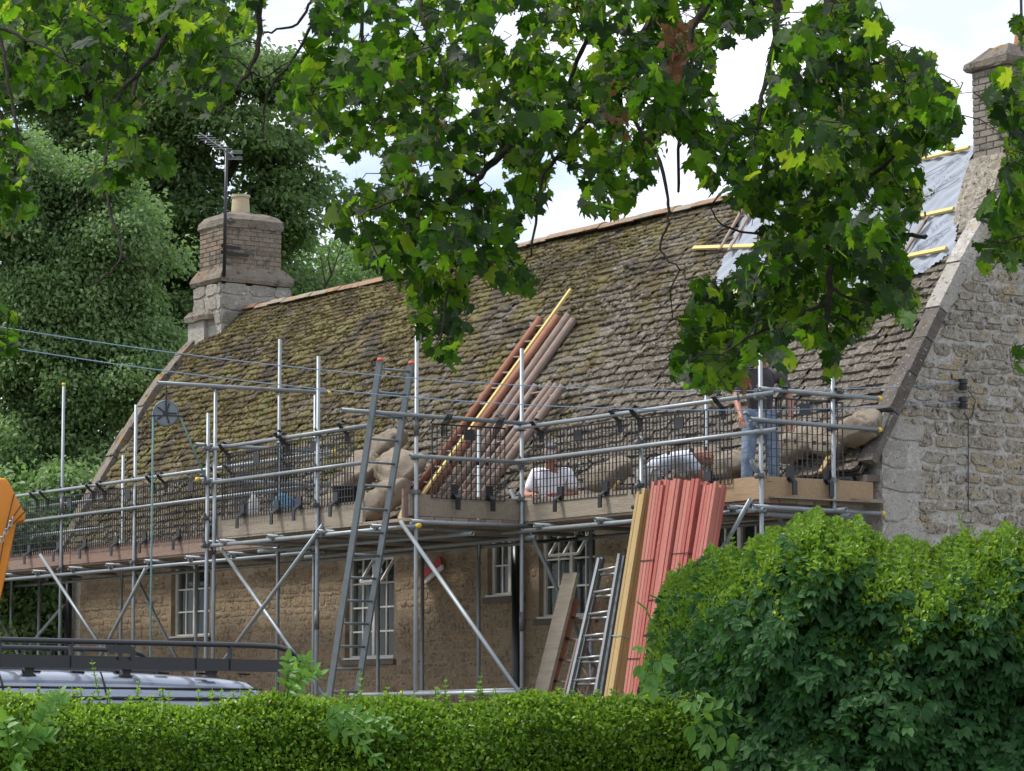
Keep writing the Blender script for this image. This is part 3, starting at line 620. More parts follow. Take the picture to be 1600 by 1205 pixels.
# windows
def window(w, par, cols, rows, openvent=None):
    x0, x1, z0, z1 = w; fr = MB(); yf = .07; t = .055
    fr.box((x0, yf, z0), (x0+t, yf+.07, z1)); fr.box((x1-t, yf, z0), (x1, yf+.07, z1)); fr.box((x0+t, yf, z0), (x1-t, yf+.07, z0+t)); fr.box((x0+t, yf, z1-t), (x1-t, yf+.07, z1))
    wn = fr.build('window', M['white'], par)
    xm = (x0+x1)/2; MB().box((xm-.03, yf-.006, z0+t), (xm+.03, yf+.064, z1-t)).build('mullion', M['white'], wn)
    for h in (0, 1):
        a, b = (x0+t, xm-.03) if h == 0 else (xm+.03, x1-t); nc = cols//2
        for i in range(1, nc): c = a+(b-a)*i/nc; MB().box((c-.011, yf+.012, z0+t), (c+.011, yf+.05, z1-t)).build('glazing_bar', M['white'], wn)
        for j in range(1, rows): c = z0+t+(z1-z0-2*t)*j/rows; MB().box((a, yf+.016, c-.011), (b, yf+.046, c+.011)).build('glazing_bar', M['white'], wn)
        for i in range(nc):
            for j in range(rows):
                p0 = a+(b-a)*i/nc; p1 = a+(b-a)*(i+1)/nc; q0 = z0+t+(z1-z0-2*t)*j/rows; q1 = z0+t+(z1-z0-2*t)*(j+1)/rows; tl = random.uniform(-.003, .003)
                MB().add([(p0, yf+.03, q0), (p1, yf+.03+tl, q0), (p1, yf+.03+tl, q1), (p0, yf+.03, q1)], [(0, 1, 2, 3)]).build('pane', M['glass'], wn)
    MB().box((x0-.06, -.045, z0-.07), (x1+.06, .13, z0-.004)).build('window_sill', M['sill'], par)
    MB().box((x0-.02, -.02, z0+.004-.0), (x1+.02, yf-.002, z0+.03)).build('timber_sill', M['white'], wn)
    MB().box((x0-.12, -.018, z1+.01), (x1+.12, .3, z1+.15)).build('lintel', M['fstone'], par)
    for a, b in ((x0+.05, x0+.05+(x1-x0)*.17), (x1-.05-(x1-x0)*.15, x1-.05)):
        cu = MB(); k = 10
        for i in range(k): cu.add([(a+(b-a)*i/k, .22+.03*(i % 2), z0), (a+(b-a)*(i+1)/k, .22+.03*((i+1) % 2), z0), (a+(b-a)*(i+1)/k, .22+.03*((i+1) % 2), z1), (a+(b-a)*i/k, .22+.03*(i % 2), z1)], [(0, 1, 2, 3)])
        cu.build('curtain', M['curtain'], wn)
    MB().box((x0-.1, .45, z0-.1), (x1+.1, .46, z1+.1)).build('unlit_room_panel', M['unlit'], wn)  # dark sheet behind the panes, the room's shade put into its colour
    if openvent:          # a top vent swung out
        a, b, zl = openvent; zt = z1-.06; zb = zt-zl; sw = .2; o = MB(); P_ = lambda x, f: Vector((x, yf-.01-sw*f, zt-(zt-zb)*f))
        for q, r_ in ((P_(a, 0), P_(a, 1)), (P_(b, 0), P_(b, 1)), (P_(a, 1), P_(b, 1)), (P_(a, 0), P_(b, 0)), (P_((a+b)/2, 0), P_((a+b)/2, 1))): o.bar(q, r_, .03, .035, up=(0, 1, .2))
        v = o.build('open_vent', M['white'], wn)
        MB().bar((a+.12, yf+.02, zb+.02), (a+.12, yf-sw*.8, zb+.05), .012, .012).build('window_stay', M['clip'], wn)
window(WINS[0], house, 4, 3); window(WINS[1], house, 4, 4, (-10.32, -9.79, .3)); window(WINS[2], house, 4, 2)
window(WINS[3], house, 4, 3, (-5.95, -5.35, .3)); window(WINS[4], house, 4, 3)
for q in ((-10.1, 3.55), (-5.7, 3.78)): MB().add([(q[0]-.12, -.02, q[1]), (q[0]+.12, -.02, q[1]+.02), (q[0]+.08, .0, q[1]+.09), (q[0]-.06, .0, q[1]+.08)], [(0, 1, 2, 3)]).build('paper_scrap', M['white'], house)
for px, y0_, y1_, r_ in ((807, 838, 1072, .062), (106, 912, 1030, .06)):
    a = onY(px, (y0_+y1_)/2, -.1); MB().tube([(a.x, -.1, .1), (a.x, -.1, 4.1)], r_, 12).build('drainpipe', M['pipe'], house, smooth=True)

# insulators on the gable
ib = thing('cable_bracket', 'pair of black cable insulators one above the other on the pale gable wall', 'cable bracket', onX(1506, 615, 0))
for py in (601, 629):
    a = onX(1505, py, .09); lathe([(.0, -.06), (.045, -.06), (.05, -.02), (.04, -.015), (.04, .0), (.05, .01), (.05, .06), (0, .06)], a, 12).build('insulator', M['rack'], ib)
    MB().bar(a, (0, a.y+.05, a.z), .02, .02).build('arm', M['rack'], ib)
w_ = MB(); w_.tube([onX(1513, 610, .06), onX(1524, 625, .04), onX(1519, 650, .03), onX(1512, 655, .03), onX(1507, 645, .05)], .006, 5); w_.build('wire', M['rack'], ib)
MB().tube([onX(1513, 655, .035), onX(1513, 800, .035)], .006, 5).build('wire', M['rack'], ib)
def sagline(a, b, sag, n=24):
    a = Vector(a); b = Vector(b); return [a.lerp(b, i/n)-Vector((0, 0, sag*4*(i/n)*(1-i/n))) for i in range(n+1)]
for py, yl, lb in ((598, 466, 'upper thin blue cable crossing in front of the roof to the gable'), (628, 496, 'lower thin blue cable crossing in front of the roof to the gable')):
    a = onX(1505, py, .09); b = at(-250, yl, 27)
    tag(MB().tube(sagline(a, b, .36), .005, 5).build('overhead_cable', M['cable']), lb, 'cable', 'overhead cables in front of the roof')

# ================================================================== SCAFFOLDING
TR = .0242; XC = -9.03; XB = -4.36; YO = -3.04; YF = -1.62; YI = -.66
sc = thing('scaffolding', 'galvanised tube and board scaffolding along the cottage front with a stepped-out loading bay', 'scaffolding', (-9, -1.5, 0))
def tube(name, a, b, caps='', m='steel', r=TR):
    o = MB().tube([a, b], r, 12, hollow=True).build(name, M[m], sc, smooth=True)
    a = Vector(a); b = Vector(b); d = (b-a).normalized()
    for c, p, dd in (('a', a, -d), ('b', b, d)):
        if c in caps: MB().tube([p-dd*.03, p+dd*.012], r*1.14, 12).build('end_cap', M['yellow'], o, smooth=True)
    return o
cm = MB()
cm.tube([(0, 0, -.03), (0, 0, .03)], .034, 10); cm.tube([(-.03, .055, .0), (.03, .055, .0)], .034, 10)
cm.box((-.05, -.012, -.012), (-.03, .07, .012)); cm.tube([(.03, .01, 0), (.085, .01, 0)], .009, 6); cm.box((.06, -.006, -.014), (.078, .026, .014)); cm.tube([(0, .03, .03), (0, .045, .085)], .009, 6); cm.box((-.012, .03, .05), (.012, .06, .068)); cm.tube([(-.04, .0, -.02), (-.075, -.03, -.02)], .008, 6)
cme = bpy.data.meshes.new('coupler'); cme.from_pydata(cm.v, [], cm.f); cme.materials.append(M['clip'])
def coupler(p, ax='x', side=1):
    """right-angle coupler gripping a standard at p; the other tube runs along x or y"""
    R_ = Matrix.Rotation(0 if ax == 'x' else PI/2, 4, 'Z') @ (Matrix.Identity(4) if side > 0 else Matrix.Rotation(PI, 4, 'Z'))
    link('coupler', cme, None, sc, True, Matrix.Translation(p) @ R_ @ Matrix.Scale(.88, 4))
def X_(px, py, y): return onY(px, py, y).x
ztop = lambda px, py, y: onY(px, py, y).z
# standards  (x, y, top z)
front = [(-16.25, YF, ztop(98, 600, YF)), (X_(211, 750, YF), YF, ztop(210, 633, YF)), (XC, YO-.1, ztop(329, 645, YO-.1)), (XC-.0, YO+.0, ztop(336, 604, YO)), (-9.03, -2.13, onX(436, 530, XC).z),
         (XC+.02, YF, onX(487, 618, XC).z), (X_(497, 665, YO), YO, ztop(497, 557, YO)), (XB, YO, ztop(648, 500, YO)), (XB, YF, ztop(814, 545, YF)), (X_(1002, 690, YF), YF, ztop(1001, 682, YF)), (0, YF, ztop(1190, 470, YF)),
         (0, YI, onX(1303, 585, 0).z)]
inner = [(X_(20, 800, YI), 5.2), (X_(61, 950, YI), 3.9), (X_(190, 900, YI), ztop(190, 712, YI)), (X_(307, 900, YI), 3.9), (X_(591, 950, YI), 3.85), (X_(660, 950, YI), 3.85), (X_(748, 900, YI), ztop(746, 672, YI)), (X_(923, 850, YI), 3.85), (X_(1104, 700, YI), ztop(1103, 618, YI))]
for x, y, zt in front: tube('standard', (x, y, 0), (x, y, zt), 'b' if abs(x+16.25) < .1 else '')
for x, zt in inner: tube('standard', (x, YI, 0), (x, YI, zt))
for x, y, zj in ((-16.25, YF, 4.75), (XB, YF, 2.75), (X_(497, 665, YO), YO, 2.8), (XB, YO, 4.9)):     # sleeves joining two standards
    MB().tube([(x, y, zj-.11), (x, y, zj+.11)], .031, 12).build('sleeve', M['clip'], sc, smooth=True)
e = .055
# left run
xl = -21.; xr = XC+.6
for z, nm in ((4.97, 'guard_rail'), (4.58, 'guard_rail')): tube(nm, (xl, YF-e, z), (xr if z > 4.7 else XC+.1, YF-e, z), 'b' if z > 4.7 else '')
tube('ledger', (xl, YF-e, 3.74), (XC+.4, YF-e, 3.74)); tube('ledger', (xl, YI+e, 3.74), (XB-.3, YI+e, 3.74))
for z in (4.93, 4.5): tube('guard_rail', (xl, YI+e, z), (-16.9, YI+e, z))
for x in (-16.25, X_(211, 750, YF)):
    for z in (4.97, 4.58, 3.74): coupler((x, YF, z), 'x', -1)
    coupler((x, YF, 3.83), 'y', 1)
# loading bay
xe = X_(576, 670, YO-e)
tube('guard_rail', (XC-.12, YO-e, 4.98), (xe, YO-e, 4.98)); tube('guard_rail', (XC-.1, YO-e, 4.56), (X_(570, 736, YO-e), YO-e, 4.56))
tube('ledger', (XC-.15, YO-e, 3.78), (XB+.15, YO-e, 3.78), 'b'); tube('ledger', (XC-.3, YF+e, 3.7), (XB+.2, YF+e, 3.7)); tube('ledger', (XC-.1, -2.35, 3.74), (XB+.1, -2.35, 3.72))
tube('guard_rail', (XC-e, YO-.25, 5.03), (XC-e, YF+.3, 5.03)); tube('guard_rail', (XC-e, YO-.22, 4.6), (XC-e, YF+.25, 4.6), 'a'); tube('ledger', (XC-e, YO-.1, 3.83), (XC-e, YF+.2, 3.83))
tube('hoist_beam', (XC+.06, -3.88, 5.75), (XC+.06, -1.44, 5.77), 'b')
for x, y, z, a in ((XC, YO, 5.75, 'y'), (XC, -2.13, 5.76, 'y'), (XC, YO-.1, 4.98, 'x'), (XC, YO-.1, 4.56, 'x'), (XC, YO-.1, 4.12, 'x'), (XC, YO-.1, 3.78, 'x'), (XC, YO, 3.7, 'x'), (X_(497, 665, YO), YO, 4.98, 'x'), (X_(497, 665, YO), YO, 4.56, 'x'), (X_(497, 665, YO), YO, 4.14, 'x'), (X_(497, 665, YO), YO, 3.78, 'x'),
                   (XB, YO, 5.0, 'y'), (XB, YO, 4.55, 'y'), (XB, YO, 4.16, 'y'), (XB, YO, 3.8, 'x'), (XB, YF, 5.0, 'y'), (XB, YF, 4.94, 'x'), (XB, YF, 4.57, 'x'), (XB, YF, 4.5, 'y'), (XB, YF, 4.14, 'x'), (XB, YF, 3.77, 'x'),
                   (X_(1002, 690, YF), YF, 4.62, 'x'), (X_(1002, 690, YF), YF, 4.15, 'x'), (X_(1002, 690, YF), YF, 3.77, 'x'), (0, YF, 4.93, 'x'), (0, YF, 4.57, 'x'), (0, YF, 5.0, 'y'), (0, YF, 4.68, 'y'), (0, YF, 4.12, 'x'), (0, YF, 3.77, 'x'), (0, YI, 4.99, 'y'), (0, YI, 4.66, 'y'), (0, YI, 4.12, 'y'), (0, YI, 3.77, 'y')):
    coupler((x, y, z), a, -1 if a == 'x' else 1)
tube('guard_rail', (XB+e, -4.05, 5.02), (XB+e, YF+.05, 5.0)); tube('guard_rail', (XB+e, YO-.12, 4.56), (XB+e, YF+.05, 4.55)); tube('transom', (XB+e, YO-.1, 3.83), (XB+e, YF+.2, 3.83))
# right run
tube('guard_rail', (XB-.05, YF-e, 4.95), (.3, YF-e, 4.95)); tube('guard_rail', (XB-.05, YF-e, 4.57), (.33, YF-e, 4.57)); tube('ledger', (XB-.3, YF-e, 3.77), (.12, YF-e, 3.77)); tube('ledger', (XB-1.2, YI+e, 3.74), (.2, YI+e, 3.74))
tube('guard_rail', (e, YF-.05, 5.01), (e, -.06, 5.0), 'b'); tube('guard_rail', (e, YF-.18, 4.69), (e, -.07, 4.67), 'b'); tube('ledger', (e, YF-.15, 3.8), (e, -.04, 3.79), 'b')
tube('ledger', (-.12, YF+.15, 3.74), (-.12, -.1, 3.74)); tube('transom', (-.35, YI-.02, 3.8), (.22, YI-.02, 3.8))
x = xl+.6
while x < -.3:
    yo = YO if XC-.1 < x < XB else YF
    tube('transom', (x, yo-.16, 3.815), (x, YI+.25, 3.81)); coupler((x, yo-e, 3.79), 'y'); x += 1.18
# braces
def brace(p, q, ya, yb=None): 
    yb = ya if yb is None else yb; a = onY(*p, ya); b = onY(*q, yb); d = (b-a).normalized(); tube('brace', a, b+d*.3)
brace((63, 867), (167, 1025), YF-.1); brace((228, 888), (157, 1025), YF-.14); brace((180, 834), (275, 1028), YI-.1)
brace((100, 945), (35, 1022), YI); brace((0, 968), (28, 1022), YI-.1); brace((337, 845), (502, 1081), YO+.1, YO+.1); brace((505, 820), (350, 1032), YO-.1)
brace((626, 815), (810, 1080), YO-.1, YO-.1); brace((797, 765), (925, 1036), YF-.1, YI-.08); brace((1173, 780), (1114, 885), YF-.1); brace((1175, 721), (1222, 821), YF-.1, -1.0)
tube('base_ledger', onY(548, 1086, YO), onY(816, 1082, YO)); tube('base_ledger', onY(628, 1083, YO+.3), onY(815, 1078, YO+.3), 'a')
# platform boards, each its own; toe boards
def boards(x0, x1, y0, y1, z, m='board', L_=3.9):
    y = y0
    while y+.2 < y1+.01:
        x = x0
        while x < x1-.05:
            b = min(x+L_*random.uniform(.75, 1), x1); zz = z+random.uniform(-.004, .004)
            MB().box((x+.004, y+.004, zz), (b-.004, y+.221, zz+.038)).build('scaffold_board', M[random.choice(['board', 'board', 'board3'])], sc); x = b
        y += .228
boards(xl, XC-.02, YF+.04, YI+.35, 3.855); boards(XC-.02, XB-.02, YO+.03, YI+.35, 3.855, L_=3.0); boards(XB-.02, -.03, YF+.04, YI+.35, 3.855)
MB().box((-.3, -1.5, 3.9), (.06, -.02, 3.915)).build('short_board', M['board'], sc)
MB().bar(onY(1335, 782, -.3), onY(1372, 783, -.3), .2, .035).build('short_board', M['board'], sc)
def toe(a, b, m, z0=3.885, h=.235, t=.038, tilt=0):
    a = Vector((a[0], a[1], z0+h/2)); b = Vector((b[0], b[1], z0+h/2+tilt)); d = b-a
    mb = MB(); k = 6; n = Vector((-d.y, d.x, 0)).normalized()*t/2; up = Vector((0, 0, h/2)); o = Matrix(); V = []
    for i in range(k+1):
        p = a+d*i/k+n*random.uniform(-.12, .12); V += [p-n-up, p+n-up, p+n+up, p-n+up]
    F = [(i*4+j, i*4+(j+1) % 4, i*4+4+(j+1) % 4, i*4+4+j) for i in range(k) for j in range(4)]+[(3, 2, 1, 0), (k*4, k*4+1, k*4+2, k*4+3)]
    mb.add(V, F).build('toe_board', M[m], sc)
yt = YF+.045
toe((xl, yt), (-16.0, yt-.01), 'board3'); toe((-16.0, yt), (-12.4, yt), 'board3'); toe((-12.39, yt), (XC-.1, yt), 'board3')
toe((XC+.0, YO+.05), (X_(500, 780, YO+.05), YO+.05), 'board', h=.255); toe((X_(500, 780, YO+.05)+.01, YO+.05), (X_(569, 780, YO+.05), YO+.05), 'board', h=.255)
toe((XB-.05, YO-.07), (XB-.05, YF+.0), 'board', z0=3.9, h=.245); MB().box((XB-.115, YO-.12, 3.88), (XB-.075, YO+.1, 4.2)).build('toe_board', M['board3'], sc)
toe((XB-.02, yt), (X_(1035, 750, yt), yt), 'board', h=.24); toe((X_(1040, 750, yt), yt+.01), (-.07, yt), 'board2', z0=3.89, h=.235)
toe((-.05, YF+.06), (-.05, -.1), 'board2', z0=3.89, h=.235)

# brick guards: black mesh panels hung on the rails
def guard(o, ux, w, label, h=.8):
    """o bottom corner; ux direction of the panel; wire grid with top hooks and feet that grip the toe board"""
    t = thing('brick_guard', label, 'brick guard', o, math.atan2(ux[1], ux[0]), 'black mesh brick guards hung on the rails')
    mb = MB(); nx = round(w/.066); nz_ = round(h/.088); r = .0048
    for i in range(nx+1): x = w*i/nx; k = r*1.0 if i % 4 else r*1.3; mb.box((x-k, -k, 0), (x+k, k, h))
    for j in range(nz_+1): z = h*j/nz_; mb.box((0, -.009, z-.0036), (w, -.003, z+.0036))
    g = mb.build('wire_mesh', M['black'], t, world=False); g['kind'] = 'stuff'
    fr = MB(); fr.box((-.008, -.01, h), (w+.008, .008, h+.016)); fr.build('top_bar', M['black'], t, world=False)
    for x in (.12, w-.16):
        for q in range(4):
            a = x+q*.022; MB().tube([(a, 0, h-.12), (a, -.01, h+.0), (a-.0, -.09, h+.06), (a-.0, -.135, h+.115), (a, -.1, h+.15), (a, -.045, h+.13)], .0075, 5).build('hook', M['black'], t, world=False)
    for x in (w*.3, w*.78):
        MB().box((x-.05, -.014, .02), (x+.05, .006, .16)).build('foot_plate', M['black'], t, world=False)
        MB().box((x-.028, -.012, -.0), (x+.028, -.004, .06)).add([(x-.03, -.012, .04), (x+.03, -.012, .04), (x+.03, -.075, -.0), (x-.03, -.075, 0), (x-.03, -.075, -.13), (x+.03, -.075, -.13), (x+.03, -.09, -.13), (x-.03, -.09, -.13), (x-.03, -.09, .01), (x+.03, -.09, .01), (x+.03, -.02, .06), (x-.03, -.02, .06)], [(0,1,2,3),(3,2,5,4),(4,5,6,7),(7,6,9,8),(8,9,10,11)]).build('foot', M['black'], t, world=False)
    MB().box((w*.5-.07, -.018, h-.15), (w*.5+.07, -.004, h-.03)).build('plate', M['black'], t, world=False)
    for k_ in (.25, .38, .62, .75):
        MB().box((w*k_-.02, -.012, h*.5-.02), (w*k_+.02, .004, h*.5+.02)).build('small_plate', M['black'], t, world=False)
    return t
zg = 4.07
for x, w, lb in ((-18.7, 1.75, 'mesh guard at the far left end beside the orange hopper'), (-16.9, 1.8, 'mesh guard between the two left-hand standards'), (-15.05, 1.8, 'mesh guard just right of the second standard from the left'), (-13.2, 1.8, 'mesh guard behind the hanging blue-green rope'), (-11.3, 1.75, 'mesh guard on the lower run seen through the loading bay guards')):
    guard((x, yt-.035, zg), (1, 0), w, 'black '+lb)
guard((XC+.2, YO, zg+.02), (1, 0), 1.75, 'black mesh guard over the plank at the left of the loading bay')
guard((XC+1.55, YO+.012, zg+.04), (1, 0), 1.75, 'black mesh guard left of the tall ladder beside the sacks', .82)
guard((XB-.02, YO+.22, zg+.04), (0, 1), .98, 'narrow black mesh guard in front of the long wooden ladders', .82)
guard((XB+.2, yt-.02, zg+.01), (1, 0), 1.8, 'black mesh guard in front of the man in a cap'); guard((XB+2.1, yt-.03, zg+.0), (1, 0), 1.75, 'black mesh guard in front of the kneeling man'); guard((-.04, YF+.1, zg), (0, 1), 1.02, 'black mesh guard on the end return beside the gable', .86)

# ================================================================== LADDERS, TIMBER
def ladder(name, label, a0, a1, b0, b1, pitch, m, mr_, prof_='box', w=.03, d=.065, first=.2, group=None, rung_r=.014):
    """stiles a0->a1 and b0->b1 (bottom to top)"""
    a0, a1, b0, b1 = map(Vector, (a0, a1, b0, b1)); t = thing(name, label, 'ladder', a0, 0, group); n = (a1-a0).cross(b0-a0).normalized()
    for p, q in ((a0, a1), (b0, b1)):
        if prof_ == 'box': MB().bar(p, q, w, d, up=n).build('stile', M[m], t)
        else: MB().tube([p, q], w, 10, w*.9).build('stile', M[m], t, smooth=True)
    L_ = (a1-a0).length; s = first
    while s < L_-.08:
        MB().tube([a0+(a1-a0)*s/L_, b0+(b1-b0)*s/L_], rung_r, 8).build('rung', M[mr_], t, smooth=True); s += pitch
    return t
def down(p1, p2, x):                 # line through two sighted points in the plane x, taken down to the ground
    a = onX(*p1, x); b = onX(*p2, x); k = (0-a.z)/(b.z-a.z); return a+(b-a)*k, a
# tall access ladder leaning along the run
def lad_pt(px, py, y): return onY(px, py, y)
yA, yB = -3.28, -2.9
yA = onX(574, 647, XB).y; yB = onX(629, 651, XB).y
a1 = onY(594, 563, yA); a0 = onY(515, 1085, yA); a0 = a1+(a0-a1)*(a1.z/(a1.z-a0.z)); b1 = onY(643, 568, yB); b0 = onY(558, 1085, yB); b0 = b1+(b0-b1)*(b1.z/(b1.z-b0.z))
M['lsteel'] = mat('dull_steel', [(.13, .15, .16), (.2, .23, .24)], scale=9, rnd=.3, rough=.45, metal=.3, bump=.05)
al = ladder('access_ladder', 'tall dull grey steel ladder with orange caps leaning up to the loading bay', a0, a1, b0, b1, .262, 'lsteel', 'lsteel', w=.035, d=.07, group=None)
for p in (a1, b1): lathe([(0, .0), (.034, 0), (.037, .015), (.03, .035), (0, .042)], p-Vector((0, 0, .01)), 10).build('end_cap', M['endcap'], al, smooth=True)
for p, q in ((onX(1252-672, 648, XB), 0), (onX(633, 651, XB), 0)):
    MB().tube([p+Vector((.03*math.cos(t), .03*math.sin(t)*.4, .04*math.sin(t*1.7))) for t in [i*.5 for i in range(24)]], .006, 5).build('tie_rope', M['sack'], al)
# long roof ladders and poles lying on the slates
def RP(px, py, h): a = roof_hit(px, py, h); return roofpt(a[0], a[1], h)
def rl(name, label, A0, A1, B0, B1, ha, hb, m, r=.035, pitch=.25, kind='tube', group='wooden ladders lying up the roof'):
    return ladder(name, label, RP(*A0, ha), RP(*A1, ha), RP(*B0, hb), RP(*B1, hb), pitch, m, 'pole', kind, r, .07, .15, group)
rl('roof_ladder', 'long red-brown wooden ladder furthest left of those on the roof, pale rungs', (650, 768), (845, 497), (672, 772), (872, 494), .12, .16, 'rpole', .055, kind='tube')
rl('roof_ladder', 'long weathered grey-pink pole ladder lying right of the red-brown one', (690, 775), (889, 492), (700, 777), (897, 499), .14, .1, 'pole', .06)
rl('roof_ladder', 'shorter weathered grey pole ladder with pale rungs low on the roof', (712, 782), (838, 602), (722, 783), (862, 598), .1, .16, 'pole', .05)
rl('roof_ladder', 'shorter pinkish brown pole ladder rightmost on the roof', (735, 784), (871, 601), (745, 786), (880, 603), .13, .18, 'pole', .058)
tag(MB().bar(RP(661, 772, .24), RP(892, 452, .22), .05, .03, up=(0, -.8, .6)).build('lath', M['lath']), 'long pale yellow lath lying over the wooden roof ladders', 'lath')
tag(MB().bar(onY(628, 812, -2.2), onY(641, 778, -2.0), .1, .04).build('plank_end', M['pine']), 'short orange plank end sticking up beside the corner standard', 'plank')
# leaning timber bundles
def bundle(label, ptop, pbot, ytop, m, wide, deep, bw, bd, straps=(.25, .6), group=None, length=4.6, strapm='rack'):
    xt = onY(*ptop, ytop).x; bot, top = down(ptop, pbot, xt); d = (top-bot).normalized(); n = Vector((1, 0, 0)).cross(d).normalized(); n = -n if n.y > 0 else n
    t = thing('batten_bundle', label, 'timber bundle', bot, 0, group); W_ = wide*bw; D_ = deep*bd
    for i in range(wide):
        for j in range(deep):
            c = Vector((1, 0, 0))*((i-(wide-1)/2)*bw+random.uniform(-.002, .002))+n*((j-(deep-1)/2)*bd+random.uniform(-.006, .006)); e_ = random.uniform(-.03, .05)
            MB().bar(bot+c, top+c+d*e_, bw-.006-random.random()*.004, bd-.003, up=n).build('batten', M[m], t)
    for s in straps:
        p = bot+(top-bot)*s; k = .006
        q = [p+Vector((a*(W_/2+k), 0, 0))+n*b*(D_/2+k) for a, b in ((-1, -1), (1, -1), (1, 1), (-1, 1), (-1, -1))]
        MB().tube(q, .005, 5).build('strap', M[strapm], t)
    return t
bundle('bundle of pale yellow battens with green twine, leftmost of the leaning bundles', (1011, 771), (961, 1085), -1.8, 'pine', 3, 4, .052, .045, (.62,), 'timber bundles leaning on the scaffold', strapm='rope')
for i, (a, b, lb, st) in enumerate((((1036, 757), (992, 1085), 'bundle of red-treated battens next to the pale yellow bundle', (.55, .8)), ((1060, 757), (1012, 1085), 'bright red batten bundle with strap near its top, second from the pale one', (.7,)), ((1088, 758), (1040, 1085), 'red-treated batten bundle third from the pale one', (.6, .82)), ((1117, 762), (1066, 1085), 'rightmost leaning red batten bundle, its foot behind the hedge', (.63,)))):
    bundle(lb, a, b, -1.82-.04*(i % 2), 'pink', 4, 4, .054+.004*(i % 3), .038, st, 'timber bundles leaning on the scaffold')
def leaning(ptop, pbot, y): x = onY(*ptop, y).x; return down(ptop, pbot, x)
a = leaning((893, 896), (846, 1086), -1.42); t_ = MB(); t_.bar(a[0], a[1], .27, .04, up=(0, -1, .2)); tag(t_.build('scaffold_plank', M['board']), 'weathered grey plank leaning below the platform left of the aluminium ladder', 'plank')
a = leaning((937, 873), (896, 1052), -1.5); b = leaning((969, 866), (932, 1081), -1.5)
ladder('aluminium_ladder', 'shiny aluminium ladder leaning beside the pale timber bundle', a[0], a[1], b[0], b[1], .25, 'alu', 'alu', w=.028, d=.075, first=.15)
a = leaning((942, 872), (903, 1052), -1.38); b = leaning((976, 869), (941, 1081), -1.38)
ladder('aluminium_ladder', 'second aluminium ladder section stacked close behind the shiny one', a[0], a[1], b[0], b[1], .25, 'lsteel', 'alu', w=.028, d=.07, first=.1)
a = leaning((901, 936), (858, 1086), -1.36); b = leaning((932, 940), (888, 1090), -1.36)
ladder('wooden_ladder', 'old red-stained wooden ladder just right of the grey plank', a[0], a[1], b[0], b[1], .25, 'rpole', 'pole', w=.035, d=.08)
a = leaning((905, 1000), (882, 1092), -1.62); b = leaning((930, 1044), (917, 1092), -1.62)
ladder('wooden_ladder', 'short brown wooden ladder low in front of the aluminium ladder', a[0], a[1], b[0], b[1], .25, 'pole', 'pole', w=.03, d=.06)
# red and white barrier board, drain bags
t = thing('barrier_board', 'red and white board fixed low on the ironstone wall', 'board', onY(675, 895, -.05))
MB().bar(onY(662, 899, -.06), onY(690, 876, -.06), .03, .1, up=(0, 0, 1)).build('red_stripe', M['red'], t); MB().bar(onY(662, 909, -.05), onY(692, 884, -.05), .03, .09, up=(0, 0, 1)).build('white_stripe', M['white'], t)

# ================================================================== HOIST
t = thing('gin_wheel', 'hoist pulley wheel hanging from the scaffold beam with blue-green rope', 'pulley', (XC+.06, -3.78, 5.45))
c = Vector((XC+.06, -3.76, 5.75-.37)); dy = Vector((.45, .9, 0)).normalized(); nx_ = Vector((.9, -.45, 0)); R0 = .145
for nm, r_, th_, m_ in (('wheel', R0, .03, 'lsteel'), ('hub', .035, .06, 'rack')):
    MB().tube([c-nx_*th_/2, c+nx_*th_/2], r_, 26).build(nm, M[m_], t)
for k in range(5):
    a_ = 2*PI*k/5; MB().bar(c+nx_*.022, c+nx_*.022+(dy*math.cos(a_)+ZZ*math.sin(a_))*R0*.9, .02, .012, up=nx_).build('spoke', M['rack'], t)
rim = [c+(dy*math.cos(a_)+ZZ*math.sin(a_))*(R0+.008) for a_ in [2*PI*i/26 for i in range(27)]]; MB().tube(rim, .014, 6).build('rim', M['clip'], t, smooth=True)
MB().tube([c+ZZ*.0, c+ZZ*.22, c+ZZ*.33], .014, 6).build('hook', M['rack'], t); MB().bar(c-dy*(R0+.03)-ZZ*.03, c+dy*(R0+.04)-ZZ*.03, .05, .015).build('rope_guard', M['rack'], t)
for sx in (-1, 1): MB().bar(c+nx_*.03*sx-ZZ*.02, c+nx_*.03*sx+ZZ*.2, .02, .008, up=nx_).build('cheek', M['rack'], t)
pts = [c-dy*(R0+.01)-ZZ*3.9, c-dy*(R0+.01)]+[c+(dy*math.cos(a_)+ZZ*math.sin(a_))*(R0+.01) for a_ in [PI-i*PI/8 for i in range(1, 8)]]+[c+dy*(R0+.01), Vector((XC-.02, YO-.12, 4.62))]
tag(MB().tube(pts, .013, 6).build('hoist_rope', M['rope'], smooth=True), 'blue-green rope running over the hoist wheel and down to the ground', 'rope')

